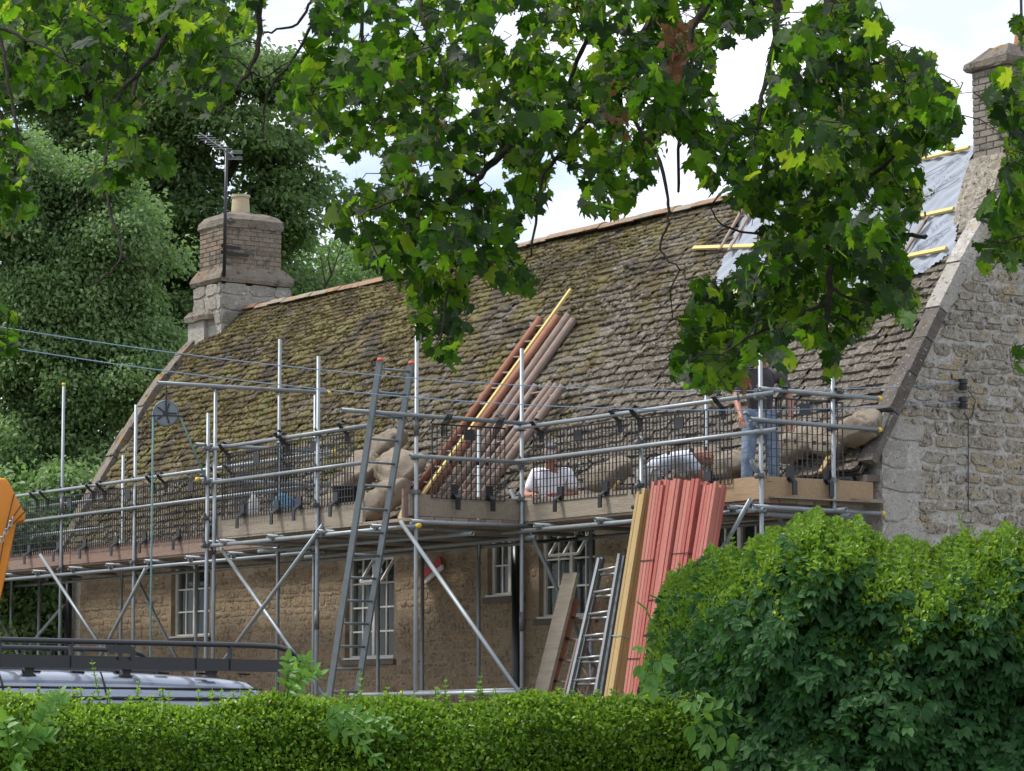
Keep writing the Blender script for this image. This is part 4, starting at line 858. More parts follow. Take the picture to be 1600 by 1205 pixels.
# ================================================================== SACKS
def sack(label, p, size, rot, seed, group='hessian sandbags on the roof and platform'):
    r = random.Random(seed); n, k = 44, 26; V = []; F = []; ph = [r.uniform(0, 6) for _ in range(9)]
    for j in range(k+1):
        v = -PI/2+PI*j/k
        for i in range(n):
            u = 2*PI*i/n; sp = lambda q, e_: math.copysign(abs(q)**e_, q)
            x = sp(math.cos(v), .6)*sp(math.cos(u), .5); y = sp(math.cos(v), .6)*sp(math.sin(u), .5); z = sp(math.sin(v), .8)
            ed_ = max(abs(x), abs(y)); e2 = 1-.55*max(0, ed_-.6)/.4
            cr = 1-abs(math.sin(4.3*x+2.1*y+ph[0]+1.2*math.sin(3*y+ph[5])))**.5; cr2 = 1-abs(math.sin(7*y-3*x+ph[1]+math.sin(4*x+ph[6])))**.5; rad_ = .06*math.sin(9*math.atan2(y, x)+ph[7])*max(0, ed_-.3)
            d_ = .1*math.sin(2.3*x+ph[2])+.08*math.sin(3.1*y+ph[3])-.13*cr-.1*cr2+rad_
            V.append((x*size[0]/2*(1+.07*math.sin(3*y+ph[3])-.04*cr), y*size[1]/2*(1+.08*math.sin(3*x+ph[4])-.05*cr2), (z*e2*(1+.4*d_)+d_*1.15)*size[2]/2))
    for j in range(k): F += [(j*n+i, j*n+(i+1) % n, (j+1)*n+(i+1) % n, (j+1)*n+i) for i in range(n)]
    mb = MB().add(V, F); o = mb.build('sandbag', M['sack'], None, smooth=True)
    o.matrix_basis = Matrix.Translation(p) @ Matrix.Rotation(rot[2], 4, 'Z') @ Matrix.Rotation(rot[0], 4, 'X') @ Matrix.Rotation(rot[1], 4, 'Y')
    return tag(o, label, 'sandbag', group)
ya = -1.1
for px, py, y, s_, rt_, lb in (
    (604, 692, -.55, (.55, .5, .3), (.5, -.3, .2), 'brown hessian sack on top of the heap behind the tall ladder'),
    (622, 730, -.8, (.72, .6, .36), (.7, .25, -.3), 'bulging hessian sack sticking out right of the tall ladder'),
    (570, 728, -.8, (.6, .5, .32), (.5, .1, .5), 'hessian sack wedged left under the top sack of the heap'),
    (602, 775, -1.0, (.8, .55, .36), (.6, -.45, .2), 'large hessian sack at the bottom of the heap behind the ladder'),
    (552, 752, -1.0, (.7, .5, .3), (.4, -.5, .3), 'hessian sack behind the mesh guard left of the tall ladder'),
    (525, 785, -1.15, (.7, .5, .3), (.3, -.35, .3), 'lowest left hessian sack half hidden behind the plank'),
    (950, 740, -.5, (.75, .4, .3), (.6, -.2, 0), 'hessian sack between the man in the cap and the kneeling man'),
    (1088, 728, -.4, (.7, .38, .3), (.5, -.25, .25), 'hessian sack left of the man in jeans'),
    (1140, 724, -.3, (.6, .4, .3), (.6, .2, -.3), 'hessian sack directly behind the legs of the man in jeans'),
    (1250, 694, -.2, (.6, .38, .3), (.6, -.3, .3), 'hessian sack right of the man in jeans along the eaves'),
    (1300, 688, -.15, (.55, .4, .3), (.6, .15, -.2), 'hessian sack behind the end mesh guard near the gable'),
    (1345, 668, -.12, (.5, .4, .34), (.6, -.5, .2), 'slumped hessian sack at the foot of the near verge')):
    sack(lb, onY(px, py, y), s_, rt_, px)
# clutter on the loading bay
t = lathe([(.0, 0), (.07, 0), (.075, .02), (.075, .18), (.03, .24), (.028, .27), (0, .27)], onY(396, 806, -2.7), 14).build('plastic_bottle', M['white'], smooth=True); tag(t, 'white plastic bottle standing behind the left loading bay guard', 'bottle')
tb = lathe([(0, 0), (.16, 0), (.2, .22), (.21, .22), (.21, .24), (.19, .24), (.15, .02), (0, .02)], onY(545, 792, -2.6), 20).build('rubber_tub', M['black'], smooth=True); tag(tb, 'black rubber tub behind the plank left of the tall ladder', 'tub')
bb = sack('crumpled blue bag on the loading bay boards', onY(448, 792, -2.5), (.3, .25, .28), (0, .2, .4), 3, None); bb.name = 'blue_bag'; bb['category'] = 'bag'; bb.data.materials[0] = mat('blue_bag_fabric', [(.04, .12, .22), (.07, .2, .32)])
if 'group' in bb: del bb['group']
for i, (px, lb) in enumerate(((566, 'short upright tube stub left of the tall ladder'),)):
    pass
tag(MB().bar(onY(942, 790, -.9), onY(968, 752, -.8), .06, .03).build('timber_offcut', M['pine']), 'pale timber offcut leaning left of the kneeling man', 'timber')
tag(MB().bar(onY(1283, 738, -.4), onY(1302, 702, -.2), .06, .03).build('timber_offcut', M['pine']), 'pale timber offcut propped under the eaves by the end guard', 'timber')

# ================================================================== PEOPLE
def skin_obj(name, pts, edges, m, parent, root=0, sub=2):
    me = bpy.data.meshes.new(name); me.from_pydata([p[0] for p in pts], edges, []); me.materials.append(m)
    o = link(name, me, None, parent, world=False); sk = o.modifiers.new('skin', 'SKIN'); sk.use_smooth_shade = True
    lay = me.skin_vertices[0].data if me.skin_vertices else None
    if lay is None:
        bm = bmesh.new(); bm.from_mesh(me); bm.verts.layers.skin.verify(); bm.to_mesh(me); bm.free(); lay = me.skin_vertices[0].data
    for i, p in enumerate(pts):
        r_ = p[1] if isinstance(p[1], tuple) else (p[1], p[1]); lay[i].radius = r_; lay[i].use_root = (i == root)
    ss_ = o.modifiers.new('sub', 'SUBSURF'); ss_.levels = sub; ss_.render_levels = sub; return o
def chain(pts, edges, parent, seq):
    for p, r_ in seq: pts.append((Vector(p), r_)); edges.append((parent, len(pts)-1)); parent = len(pts)-1
    return parent
def person(label, origin, rz, J, top, legs, legmat, hat=None, hair=None, shoe=True):
    """J: joints in metres, x right of the figure, y forward, z up"""
    t = thing('person', label, 'person', origin, rz)
    pel, waist, chest, neck, head = [Vector(J[k]) for k in ('pelvis', 'waist', 'chest', 'neck', 'head')]; fd = Vector(J['face']).normalized(); up = (head-neck).normalized()
    pts = [(pel, (.13, .1))]; ed = []
    w = chain(pts, ed, 0, [(waist, (.115, .09))]); c_ = chain(pts, ed, w, [(chest, (.14, .1))]); n_ = chain(pts, ed, c_, [(neck, .052)])
    chain(pts, ed, n_, [(head-up*.04+fd*.01, (.08, .085)), (head+up*.05, (.09, .1)), (head+up*.12, (.06, .07))])
    for s in ('L', 'R'):
        a = chain(pts, ed, c_, [(J['sh'+s], .058), (J['el'+s], .042), (J['wr'+s], .027)])
        wr = Vector(J['wr'+s]); hd = (wr-Vector(J['el'+s])).normalized(); side = hd.cross(Vector((0, 0, 1))).normalized(); pm = chain(pts, ed, a, [(wr+hd*.06, (.036, .02))])
        for q in range(4):
            off = side*(.026*(q-1.5)*.8); l_ = (.06, .075, .07, .055)[q]; chain(pts, ed, pm, [(wr+hd*.095+off, .0095), (wr+hd*(.095+l_*.5)+off-Vector((0, 0, .012)), .0085), (wr+hd*(.095+l_*.85)+off-Vector((0, 0, .035)), .0075)])
        chain(pts, ed, pm, [(wr+hd*.06+side*.04, .011), (wr+hd*.09+side*.055-Vector((0, 0, .015)), .009)])
        chain(pts, ed, 0, [(J['hip'+s], .085), (J['kn'+s], .058), (J['an'+s], .04)])
    skin_obj('body', pts, ed, M['skin'], t, 0)
    # face: nose, ears, brows and eyes
    hc = head+up*.03; rt = fd.cross(up).normalized()
    MB().add([hc+fd*.085+up*.02, hc+fd*.085-up*.03+rt*.018, hc+fd*.085-up*.03-rt*.018, hc+fd*.118-up*.024], [(0, 1, 3), (0, 3, 2), (1, 2, 3)]).build('nose', M['skin'], t, world=False)
    for s in (-1, 1):
        MB().tube([hc+rt*s*.08-up*.03, hc+rt*s*.092+up*.0, hc+rt*s*.086+up*.028], .012, 6).build('ear', M['skin'], t, world=False)
        MB().tube([hc+fd*.082+rt*s*.02+up*.012, hc+fd*.079+rt*s*.048+up*.012], .007, 6).build('eye', M['rack'], t, world=False)
    MB().tube([hc+fd*.086-rt*.025-up*.055, hc+fd*.09-up*.057, hc+fd*.086+rt*.025-up*.055], .005, 5).build('mouth', M['red'], t, world=False)
    pts = [(pel, (.155, .125))]; ed = []; w = chain(pts, ed, 0, [(waist, (.145, .12))]); c_ = chain(pts, ed, w, [(chest, (.17, .125)), ])
    chain(pts, ed, c_, [(chest.lerp(neck, .72), .075)])
    for s in ('L', 'R'): sh, el = Vector(J['sh'+s]), Vector(J['el'+s]); chain(pts, ed, c_, [(sh, .078), (sh.lerp(el, .45), .068), (sh.lerp(el, .85), .062)])
    skin_obj('shirt', pts, ed, M[top], t, 0)
    pts = [(pel-Vector((0, 0, .02)), (.15, .12))]; ed = []
    for s in ('L', 'R'): chain(pts, ed, 0, [(J['hip'+s], .105), (Vector(J['hip'+s]).lerp(Vector(J['kn'+s]), .5), .088), (J['kn'+s], .075), (Vector(J['kn'+s]).lerp(Vector(J['an'+s]), .5), .066), (J['an'+s], .06)])
    skin_obj('trousers', pts, ed, M[legmat], t, 0)
    for s in ('L', 'R'):
        an_ = Vector(J['an'+s]); tv = Vector(J['toe'+s]); pts = [(an_-Vector((0, 0, .01)), .05)]; ed = []; chain(pts, ed, 0, [(an_.lerp(tv, .5)-Vector((0, 0, .04)), (.05, .04)), (tv, (.045, .03))]); skin_obj('boot', pts, ed, M['rubber'], t, 0)
    if hair:
        pts = [(head+up*.05-fd*.025, (.083, .085))]; ed = []; chain(pts, ed, 0, [(head+up*.11-fd*.02, (.066, .07))]); skin_obj('hair', pts, ed, M[hair], t, 0)
    if hat:
        pts = [(head+up*.075-fd*.005, (.095, .1))]; ed = []; chain(pts, ed, 0, [(head+up*.15-fd*.01, (.075, .08))]); ht = skin_obj('cap', pts, ed, M[hat], t, 0)
        q = [hc+fd*.085+rt*.075+up*.045, hc+fd*.17+rt*.05+up*.03, hc+fd*.18+up*.028, hc+fd*.17-rt*.05+up*.03, hc+fd*.085-rt*.075+up*.045]; MB().add(q+[a_+up*.01 for a_ in q], [(0,1,2,3,4), (9,8,7,6,5), (0,5,6,1), (1,6,7,2), (2,7,8,3), (3,8,9,4)]).build('peak', M[hat], t, world=False)
    return t
TOC = math.atan2(CAM.y+1, CAM.x+2)-PI/2      # turn so that local +y faces the camera
p = onY(864, 800, -.9); 
person('man in a pale striped shirt and grey cap sitting and working with his hands', (p.x, p.y, 3.9), TOC-.15,
       dict(pelvis=(0, 0, .13), waist=(0, .03, .3), chest=(0, .08, .52), neck=(0, .13, .68), head=(-.01, .18, .79), face=(-.1, 1, -.45), shL=(-.2, .07, .59), shR=(.2, .07, .59), elL=(-.3, .12, .34), elR=(.28, .16, .33), wrL=(-.08, .34, .32), wrR=(.16, .4, .32),
            hipL=(-.11, .05, .1), hipR=(.11, .05, .1), knL=(-.3, .3, .14), knR=(.3, .3, .14), anL=(.05, .34, .08), anR=(-.08, .38, .08), toeL=(.18, .36, .03), toeR=(-.2, .42, .03)), 'stripe', None, 'trouser', hat='greycap')
slate_pile = 0
p = onY(1040, 790, -1.15)
person('kneeling man in a pale blue-grey shirt bending away over the boards', (p.x, p.y, 3.9), TOC+1.9,
       dict(pelvis=(0, -.18, .38), waist=(0, -.08, .52), chest=(0, .14, .6), neck=(0, .32, .62), head=(0, .44, .6), face=(0, .8, -.8), shL=(-.2, .18, .58), shR=(.2, .18, .58), elL=(-.26, .36, .38), elR=(.26, .34, .38), wrL=(-.18, .52, .2), wrR=(.18, .52, .2),
            hipL=(-.11, -.16, .36), hipR=(.11, -.16, .36), knL=(-.13, .12, .09), knR=(.13, .12, .09), anL=(-.13, -.32, .08), anR=(.13, -.32, .08), toeL=(-.13, -.44, .04), toeR=(.13, -.44, .04)), 'shirt2', None, 'trouser', hair='hair')
p = onY(1188, 790, -1.05)
person('standing man in a dark t-shirt and blue jeans bending his grey head over the roof', (p.x, p.y, 3.9), TOC+.25,
       dict(pelvis=(0, 0, .92), waist=(0, .02, 1.08), chest=(.02, .1, 1.3), neck=(.04, .19, 1.48), head=(.06, .28, 1.57), face=(.1, .75, -.75), shL=(-.2, .1, 1.36), shR=(.22, .12, 1.34), elL=(-.3, .14, 1.08), elR=(.3, .18, 1.08), wrL=(-.26, .28, .88), wrR=(.3, .34, .9),
            hipL=(-.1, 0, .88), hipR=(.1, 0, .88), knL=(-.14, .04, .48), knR=(.14, .04, .48), anL=(-.15, 0, .09), anR=(.16, 0, .09), toeL=(-.17, .16, .035), toeR=(.19, .16, .035)), 'dark', None, 'jeans', hair='hair')

# ================================================================== ORANGE HOPPER
t = thing('rubble_hopper', 'bright orange hopper with a wire bridle at the left end of the scaffolding', 'hopper', at(-20, 900, 43))
out = [(-95, 815), (-95, 800), (-62, 750), (8, 747), (15, 755), (40, 805), (40, 813), (26, 816), (12, 885), (-6, 968), (-60, 968), (-75, 885), (-82, 816)]
q0 = [at(a, b, 42.9) for a, b in out]; q1 = [p_+WV*.75-RT*.16 for p_ in q0]; n = len(out)
bm = bmesh.new(); bv = [bm.verts.new(v) for v in q0+q1]
bm.faces.new(bv[:n]); bm.faces.new(bv[n:][::-1])
for i in range(n): bm.faces.new((bv[(i+1) % n], bv[i], bv[n+i], bv[n+(i+1) % n]))
bmesh.ops.recalc_face_normals(bm, faces=bm.faces); bmesh.ops.bevel(bm, geom=list(bm.edges), offset=.025, segments=3, affect='EDGES', profile=.6)
me = bpy.data.meshes.new('hopper_shell'); bm.to_mesh(me); bm.free(); shade(me); link('hopper_shell', me, M['orange'], t)
for a, b in (((34, 788), (7, 828)), ((38, 800), (10, 830)), ((22, 772), (10, 822)), ((6, 842), (-4, 900))): MB().tube([at(*a, 42.85), at(*b, 42.8)], .008, 5).build('wire', M['rack'], t)
for k in range(6):
    c = at(20-3.4*k, 812+6.2*k, 42.8); d_ = Vector((0, 0, 1)); s_ = (RT*.02 if k % 2 else WV*.02)
    MB().tube([c+Vector((0, 0, .04))*math.cos(a_)+(s_*1.2)*math.sin(a_) for a_ in [2*PI*i/10 for i in range(11)]], .009, 5).build('shackle', M['alu'], t)
lower = [(-58, 972), (-8, 972), (-24, 1160), (-48, 1160)]
for k in range(4):
    MB().tube([at(-33-3*k, 972+52*k, 43.2), at(-35-3*k, 1035+52*k, 43.2)], .27, 18, .2).build('chute_section', M['orange'], t, smooth=True)

# ================================================================== VAN
HX = (WV+RT).normalized(); IN = (WV-RT).normalized(); O = CAM+RT*((450-800)/FPX*21.9)+WV*21.9; O = Vector((O.x, O.y, 0))
def VP(s, t_, z): p = O+HX*s+IN*t_; return Vector((p.x, p.y, z))
van = thing('parked_van', 'blue-grey van parked behind the hedge, only its roof and black roof rack showing', 'van', VP(-2.4, .95, 0))
def section(s):
    """half outline of the body at station s (0 = far end); returns (t, z) from sill to crown and down"""
    e_ = min(1, max(0, (-s)/.22)); k = math.sqrt(max(0, 1-(1-e_)**2)); e2 = min(1, max(0, (4.9+s)/.8)); k2 = math.sqrt(max(0, 1-(1-e2)**2))
    zr = 1.955-.05*(1-min(1, -s/1.2))-.16*(1-k)-.5*(1-k2); ins = .08*(1-k)+.1*(1-k2)
    P_ = [(.02+ins, .35), (0+ins, .7), (-.02+ins, 1.0), (.02+ins, 1.25), (.08+ins, 1.6), (.135+ins, zr-.16), (.155+ins, zr-.10), (.185+ins, zr-.055), (.25+ins, zr-.02), (.45+ins, zr), (.95, zr+.012)]
    return P_+[(1.9-a, b) for a, b in P_[:-1][::-1]]
st = [0, -.02, -.05, -.1, -.16, -.25, -.42, -.8, -1.3, -2, -3, -3.8, -4.1, -4.4, -4.7, -4.85, -4.9]; V = []; F = []
secs = [section(s) for s in st]; n = len(secs[0])
for s, sec in zip(st, secs): V += [VP(s-(.0 if s else 0)+(.0), a, b) for a, b in sec]
for i in range(len(st)-1): F += [(i*n+j, i*n+j+1, (i+1)*n+j+1, (i+1)*n+j) for j in range(n-1)]
F += [tuple(range(n)), tuple((len(st)-1)*n+j for j in range(n))[::-1], ]
MB().add(V, F).build('body', M['van'], van, smooth=True)
for sgn, tt in ((1, 0), (-1, 1.9)):
    f_ = lambda a: a if sgn > 0 else 1.9-a
    MB().tube([VP(s, f_(.148), 1.955-.118) for s in (-.1, -1, -2.5, -4)], .008, 5).build('rain_gutter', M['rubber'], van)
    MB().tube([VP(s, f_(.118), 1.955-.185) for s in (-.15, -1, -1.45)], .011, 5).build('panel_seam', M['rubber'], van); MB().tube([VP(s, f_(.118), 1.955-.185) for s in (-1.48, -2.5, -4)], .011, 5).build('panel_seam', M['rubber'], van)
    for s in (-1.47, -2.3, -2.55): MB().tube([VP(s, f_(.2), 1.945), VP(s, f_(.148), 1.85), VP(s, f_(.09), 1.6), VP(s, f_(.01), 1.2), VP(s, f_(0), .6)], .006, 5).build('panel_seam', M['rubber'], van)
for i in range(12):
    s = -.12-.36*i; MB().bar(VP(s, .27, 1.942), VP(s-.1, .27, 1.944), .03, .012).build('roof_strip', M['rubber'], van)
for s in (-1., -3.9):
    for tt in (0.1, 1.8):
        w_o = MB().tube([VP(s, tt-.1, .34), VP(s, tt+.12, .34)], .34, 28).build('wheel', M['rubber'], van, smooth=False)
        MB().tube([VP(s, tt-.11, .34), VP(s, tt+.13, .34)], .2, 20).build('rim', M['alu'], w_o)
MB().add([VP(-.06, .25, 1.7), VP(-.06, 1.65, 1.7), VP(.03, 1.65, 1.2), VP(.03, .25, 1.2)], [(0, 1, 2, 3)]).build('rear_window', M['glass'], van)
rk = thing('roof_rack', 'black tubular roof rack with side rails on the blue-grey van', 'roof rack', VP(-2, .95, 1.97))
for tt in (.12, 1.78):
    pts = [VP(s, tt, 2.14) for s in (-4.2, -3, -2, -1, -.25)]+[VP(.0, tt, 2.135), VP(.12, tt, 2.11), VP(.2, tt, 2.06), VP(.25, tt, 1.99), VP(.25, tt, 1.95)]
    MB().tube(pts, .019, 10).build('top_rail', M['rack'], rk, smooth=True)
    MB().bar(VP(-4.2, tt, 2.01), VP(.25, tt, 2.0), .02, .085).build('side_panel', M['rack'], rk)
    for s in (-.42, -.72, -1.78, -2.35, -3.4): MB().bar(VP(s, tt, 1.97), VP(s, tt, 2.15), .035, .012, up=HX).build('post', M['rack'], rk)
for i in range(9): MB().bar(VP(-4.1+.5*i, .12, 1.985), VP(-4.1+.5*i, 1.78, 1.985), .035, .025).build('cross_bar', M['rack'], rk)
for s in (-.5, -1.25, -2.05, -3.2):
    for tt in (.2, 1.7):
        MB().add([VP(s-.05, tt, 1.99), VP(s+.05, tt, 1.99), VP(s+.03, tt, 1.93), VP(s+.06, tt, 1.915), VP(s-.06, tt, 1.915), VP(s-.03, tt, 1.93)]+[VP(s-.05, tt+.04, 1.99), VP(s+.05, tt+.04, 1.99), VP(s+.03, tt+.04, 1.93), VP(s+.06, tt+.04, 1.915), VP(s-.06, tt+.04, 1.915), VP(s-.03, tt+.04, 1.93)], [(0,1,2,3,4,5)[::-1], (6,7,8,9,10,11)]+[(i, (i+1) % 6, 6+(i+1) % 6, 6+i) for i in range(6)]).build('foot_clamp', M['rack'], rk)
# rhinoceros badge on the rail
rh = [(-17,-2),(-20,-9),(-16,-7),(-15,-12),(-12,-8),(-8,-12),(-5,-10),(2,-11),(8,-11),(14,-8),(17,-3),(18,4),(16,3),(15,10),(11,10),(11,3),(7,1),(1,1),(0,10),(-4,10),(-4,2),(-8,0),(-11,3),(-15,2)]
c0 = VP(-1.37, .1, 2.085); V = [c0-ZZ*.012+HX*(a*.0068)-ZZ*(b*.0048) for a, b in rh]; V += [v+IN*.006 for v in V]; n = len(rh)
MB().add(V, [tuple(range(n)), tuple(range(n, 2*n))[::-1]]+[(i, (i+1) % n, n+(i+1) % n, n+i) for i in range(n)]).build('rhinoceros_badge', M['rack'], rk)

# ================================================================== FOLIAGE
RTn = np.array(RT); WVn = np.array(WV); CAMn = np.array(CAM); UPn = np.array(UPV); FWn = np.array(FW)
def at_np(px, py, dep):
    d = FWn+np.outer((px-800)/FPX, RTn)+np.outer((602.5-py)/FPX, UPn); return CAMn+d*(dep/(d@WVn))[:, None]
def prj_np(P):
    q = P-CAMn; f = q@FWn; return 800+FPX*(q@RTn)/f, 602.5-FPX*(q@UPn)/f
def inpoly_np(x, y, P):
    c = np.zeros(len(x), bool); j = len(P)-1
    for i in range(len(P)):
        xi, yi = P[i]; xj, yj = P[j]
        if yi != yj: c ^= ((yi > y) != (yj > y)) & (x < (xj-xi)*(y-yi)/(yj-yi)+xi)
        j = i
    return c
def unit(a): return a/np.linalg.norm(a, axis=1)[:, None]
def leaf6(w=.45, fold=.12, curl=-.1):          # simple folded leaf: unit length along y
    return [(0, 0, 0), (-w*.8, .32, fold), (-w*.6, .7, fold*.8+curl*.5), (0, 1, curl), (w*.6, .7, fold*.8+curl*.5), (w*.8, .32, fold), (0, .5, 0)], [(0, 6, 2, 1), (6, 3, 2), (0, 5, 4, 6), (6, 4, 3)]
def maple_leaf(seed):
    r = random.Random(seed)
    half = [(0, 0), (.1, -.06), (.34, -.1), (.3, .02), (.42, .02), (.62, .08), (.5, .2), (.58, .32), (.66, .52), (.46, .46), (.34, .44), (.3, .56), (.34, .7), (.2, .72), (.13, .84), (0, 1.08)]
    o = [(x*r.uniform(.88, 1.08), y+r.uniform(-.02, .02)) for x, y in half]; o[0] = (0, 0); o[-1] = (0, 1.05)
    fo = r.uniform(.02, .3); cu = r.uniform(-.35, .05); tw = r.uniform(-.2, .2)
    zf = lambda x, y: fo*abs(x)+cu*y*y*.6-.28*max(0, abs(x)-.3)**1.3+tw*x*y
    mid = [(0, y) for y in (.28, .58)]
    V = [(x, y, zf(x, y)) for x, y in o]+[(-x, y, zf(-x, y)) for x, y in o[1:-1]]+[(0, .3, zf(0, .3)), (0, .6, zf(0, .6))]
    n = len(o); a = n+len(o)-2; b = a+1
    R_ = lambda i: i; Lf = lambda i: n+i-1
    F = []
    def fan(ix):
        I = ix
        F.extend([])
        for i in range(1, 8): F.append((a, I(i), I(i+1)) if ix is R_ else (a, I(i+1), I(i)))
        F.append((a, I(8), I(9)) if ix is R_ else (a, I(9), I(8))); F.append((a, I(9), I(10)) if ix is R_ else (a, I(10), I(9)))
        F.append((a, I(10), b) if ix is R_ else (a, b, I(10)))
        for i in range(10, 14): F.append((b, I(i), I(i+1)) if ix is R_ else (b, I(i+1), I(i)))
    fan(R_); fan(Lf)
    F += [(a, 0, R_(1)), (a, Lf(1), 0), (b, R_(14), 15), (b, 15, Lf(14))]
    # stalk
    k = len(V); V += [(-.012, 0, 0), (.012, 0, 0), (0, -.55, .16)]; F.append((k, k+1, k+2))
    return V, F
MAPLE = [maple_leaf(i) for i in range(12)]

# ---- the overhanging maple, its branches hanging into view 13 to 17 m away
POLYS = [ # outline, depth range
 ([(-60,-40),(430,-40),(415,30),(395,60),(365,70),(372,150),(345,170),(320,198),(298,190),(258,165),(232,140),(235,180),(225,222),(190,225),(150,220),(115,195),(125,150),(100,170),(70,185),(45,160),(0,170),(-60,170)], (14, 17), 1),
 ([(150,215),(230,215),(262,218),(290,268),(270,290),(230,278),(185,302),(140,312),(135,285),(165,255)], (14, 15.2), 1),
 ([(-60,165),(30,200),(60,265),(58,330),(40,362),(0,368),(-60,360)], (13.5, 15), .9),
 ([(-60,470),(20,480),(35,525),(25,565),(-60,572)], (13.5, 14.2), .9),
 ([(488,-40),(1130,-40),(1190,-40),(1235,-40),(1245,30),(1190,60),(1150,75),(1122,90),(1125,180),(1160,180),(1140,240),(1122,300),(1090,320),(1062,250),(1035,215),(1030,290),(1005,300),(985,340),(945,358),(905,350),(905,290),(870,250),(868,300),(850,345),(812,345),(795,300),(790,250),(765,262),(738,290),(700,270),(660,260),(600,300),(575,240),(545,272),(515,248),(490,235),(465,212),(440,195),(430,150),(455,100),(470,60),(485,30)], (13, 16.5), 1.05),
 ([(508,330),(530,300),(560,292),(600,285),(640,255),(700,262),(745,290),(790,262),(812,300),(822,345),(815,400),(840,430),(843,465),(820,482),(800,482),(765,448),(735,435),(738,515),(720,545),(718,595),(690,572),(650,568),(655,540),(628,480),(620,450),(590,440),(560,420),(545,388),(512,382)], (13, 15), .9),
 ([(1230,25),(1265,10),(1350,-40),(1380,15),(1392,45),(1400,78),(1440,80),(1465,90),(1468,112),(1497,142),(1502,170),(1505,205),(1492,222),(1497,248),(1470,242),(1440,252),(1425,268),(1452,292),(1442,312),(1458,335),(1425,358),(1418,400),(1432,465),(1432,512),(1410,522),(1392,492),(1360,512),(1355,542),(1330,542),(1312,572),(1300,607),(1282,600),(1275,560),(1232,530),(1236,580),(1225,612),(1208,590),(1180,560),(1172,625),(1150,638),(1135,612),(1105,622),(1075,612),(1042,602),(1045,555),(1060,515),(1075,480),(1082,435),(1105,428),(1130,452),(1150,420),(1170,390),(1200,350),(1150,335),(1125,318),(1122,280),(1115,200),(1160,175),(1195,150),(1195,90)], (12.5, 15.5), 1.25),
 ([(1552,112),(1575,100),(1640,90),(1640,435),(1545,432),(1522,412),(1518,385),(1550,372),(1528,345),(1535,318),(1556,272),(1560,230),(1545,205),(1538,150)], (12.5, 14), .8),
 ([(1575,30),(1640,10),(1640,90),(1580,75)], (12.5, 14), .8),
 ([(1572,540),(1640,535),(1640,600),(1592,596)], (12.8, 13.4), .8),
]
HOLES = [[(640,38),(658,30),(664,60),(646,72)],[(772,28),(800,22),(822,45),(812,78),(790,92),(775,70)],[(898,62),(930,75),(922,118),(900,110)],[(712,148),(745,145),(740,172),(715,168)],[(540,35),(590,40),(585,68),(548,66)],
 [(768,245),(792,240),(785,300),(755,298)],[(1122,98),(1150,80),(1190,110),(1196,145),(1150,180),(1126,170)],[(1036,205),(1060,215),(1062,250),(1040,245)],[(1105,330),(1060,330),(1045,300),(1100,295)],[(570,238),(600,250),(596,300),(560,290)],[(1330,42),(1352,50),(1345,62),(1328,58)],[(1365,122),(1385,128),(1375,142),(1362,136)],[(1235,20),(1262,22),(1250,52),(1236,45)],[(1250,100),(1270,108),(1262,140),(1248,130)],[(1322,322),(1352,330),(1345,350),(1324,345)],[(1100,300),(1120,298),(1112,330),(1098,326)]]
mpl = thing('maple_tree', 'large maple whose branches and leaves hang across the top of the view', 'tree', loc(6.5, 15.5, 0))
PT = []; 
for poly, (d0, d1), dens in POLYS:
    xs = [p[0] for p in poly]; ys = [p[1] for p in poly]; bb = (max(xs)-min(xs))*(max(ys)-min(ys)); n = int(bb/480*8.6*dens)
    px = rng.uniform(min(xs), max(xs), n); py = rng.uniform(min(ys), max(ys), n)
    cl = .5+.5*np.sin(px*.021+py*.013+d0)*np.sin(py*.027-px*.009+1); dp = d0+(d1-d0)*(.35*rng.random(n)+.65*cl)
    T = unit(rng.normal(size=(n, 3))*np.array([.75, .75, .5])+np.array([0, 0, -.75])); size = rng.uniform(.04, .095, n)*np.where(rng.random(n) < .1, 1.15, 1)
    P = at_np(px, py, dp); hh = unit(rng.normal(size=(n, 3))*np.array([1, 1, .5])); Nn = hh+np.array([0, 0, .6])-.1*WVn
    ok = np.ones(n, bool)
    M4 = frames(P, T, Nn, size)
    for k_ in (.45, .98):
        for sx in (-.5, 0, .5):
            q = P+M4[:, :3, 1]*k_+M4[:, :3, 0]*sx*(1 if k_ < .9 else .2); x_, y_ = prj_np(q); ok &= inpoly_np(x_, y_, poly)
            if sx == 0:
                for H in HOLES: ok &= ~inpoly_np(x_, y_, H)
    gap = np.sin(px*.11+3*np.sin(py*.05))*np.sin(py*.13+2*np.sin(px*.04)); ok &= (gap < .52)
    PT.append(M4[ok])
n = 2600; px = rng.uniform(-400, 1900, n); py = rng.uniform(-620, -30, n); P = at_np(px, py, rng.uniform(12.5, 17.5, n)); T = unit(rng.normal(size=(n, 3))*.7+np.array([0, 0, -.6])); PT.append(frames(P, T, unit(rng.normal(size=(n, 3)))*.8+np.array([0, 0, .7]), rng.uniform(.07, .12, n)))  # unseen leaves added above the view to shade the hanging ones
LM = np.concatenate(PT); lx, ly = prj_np(LM[:, :3, 3]); vis = (lx > 0) & (lx < 1600) & (ly > 0)
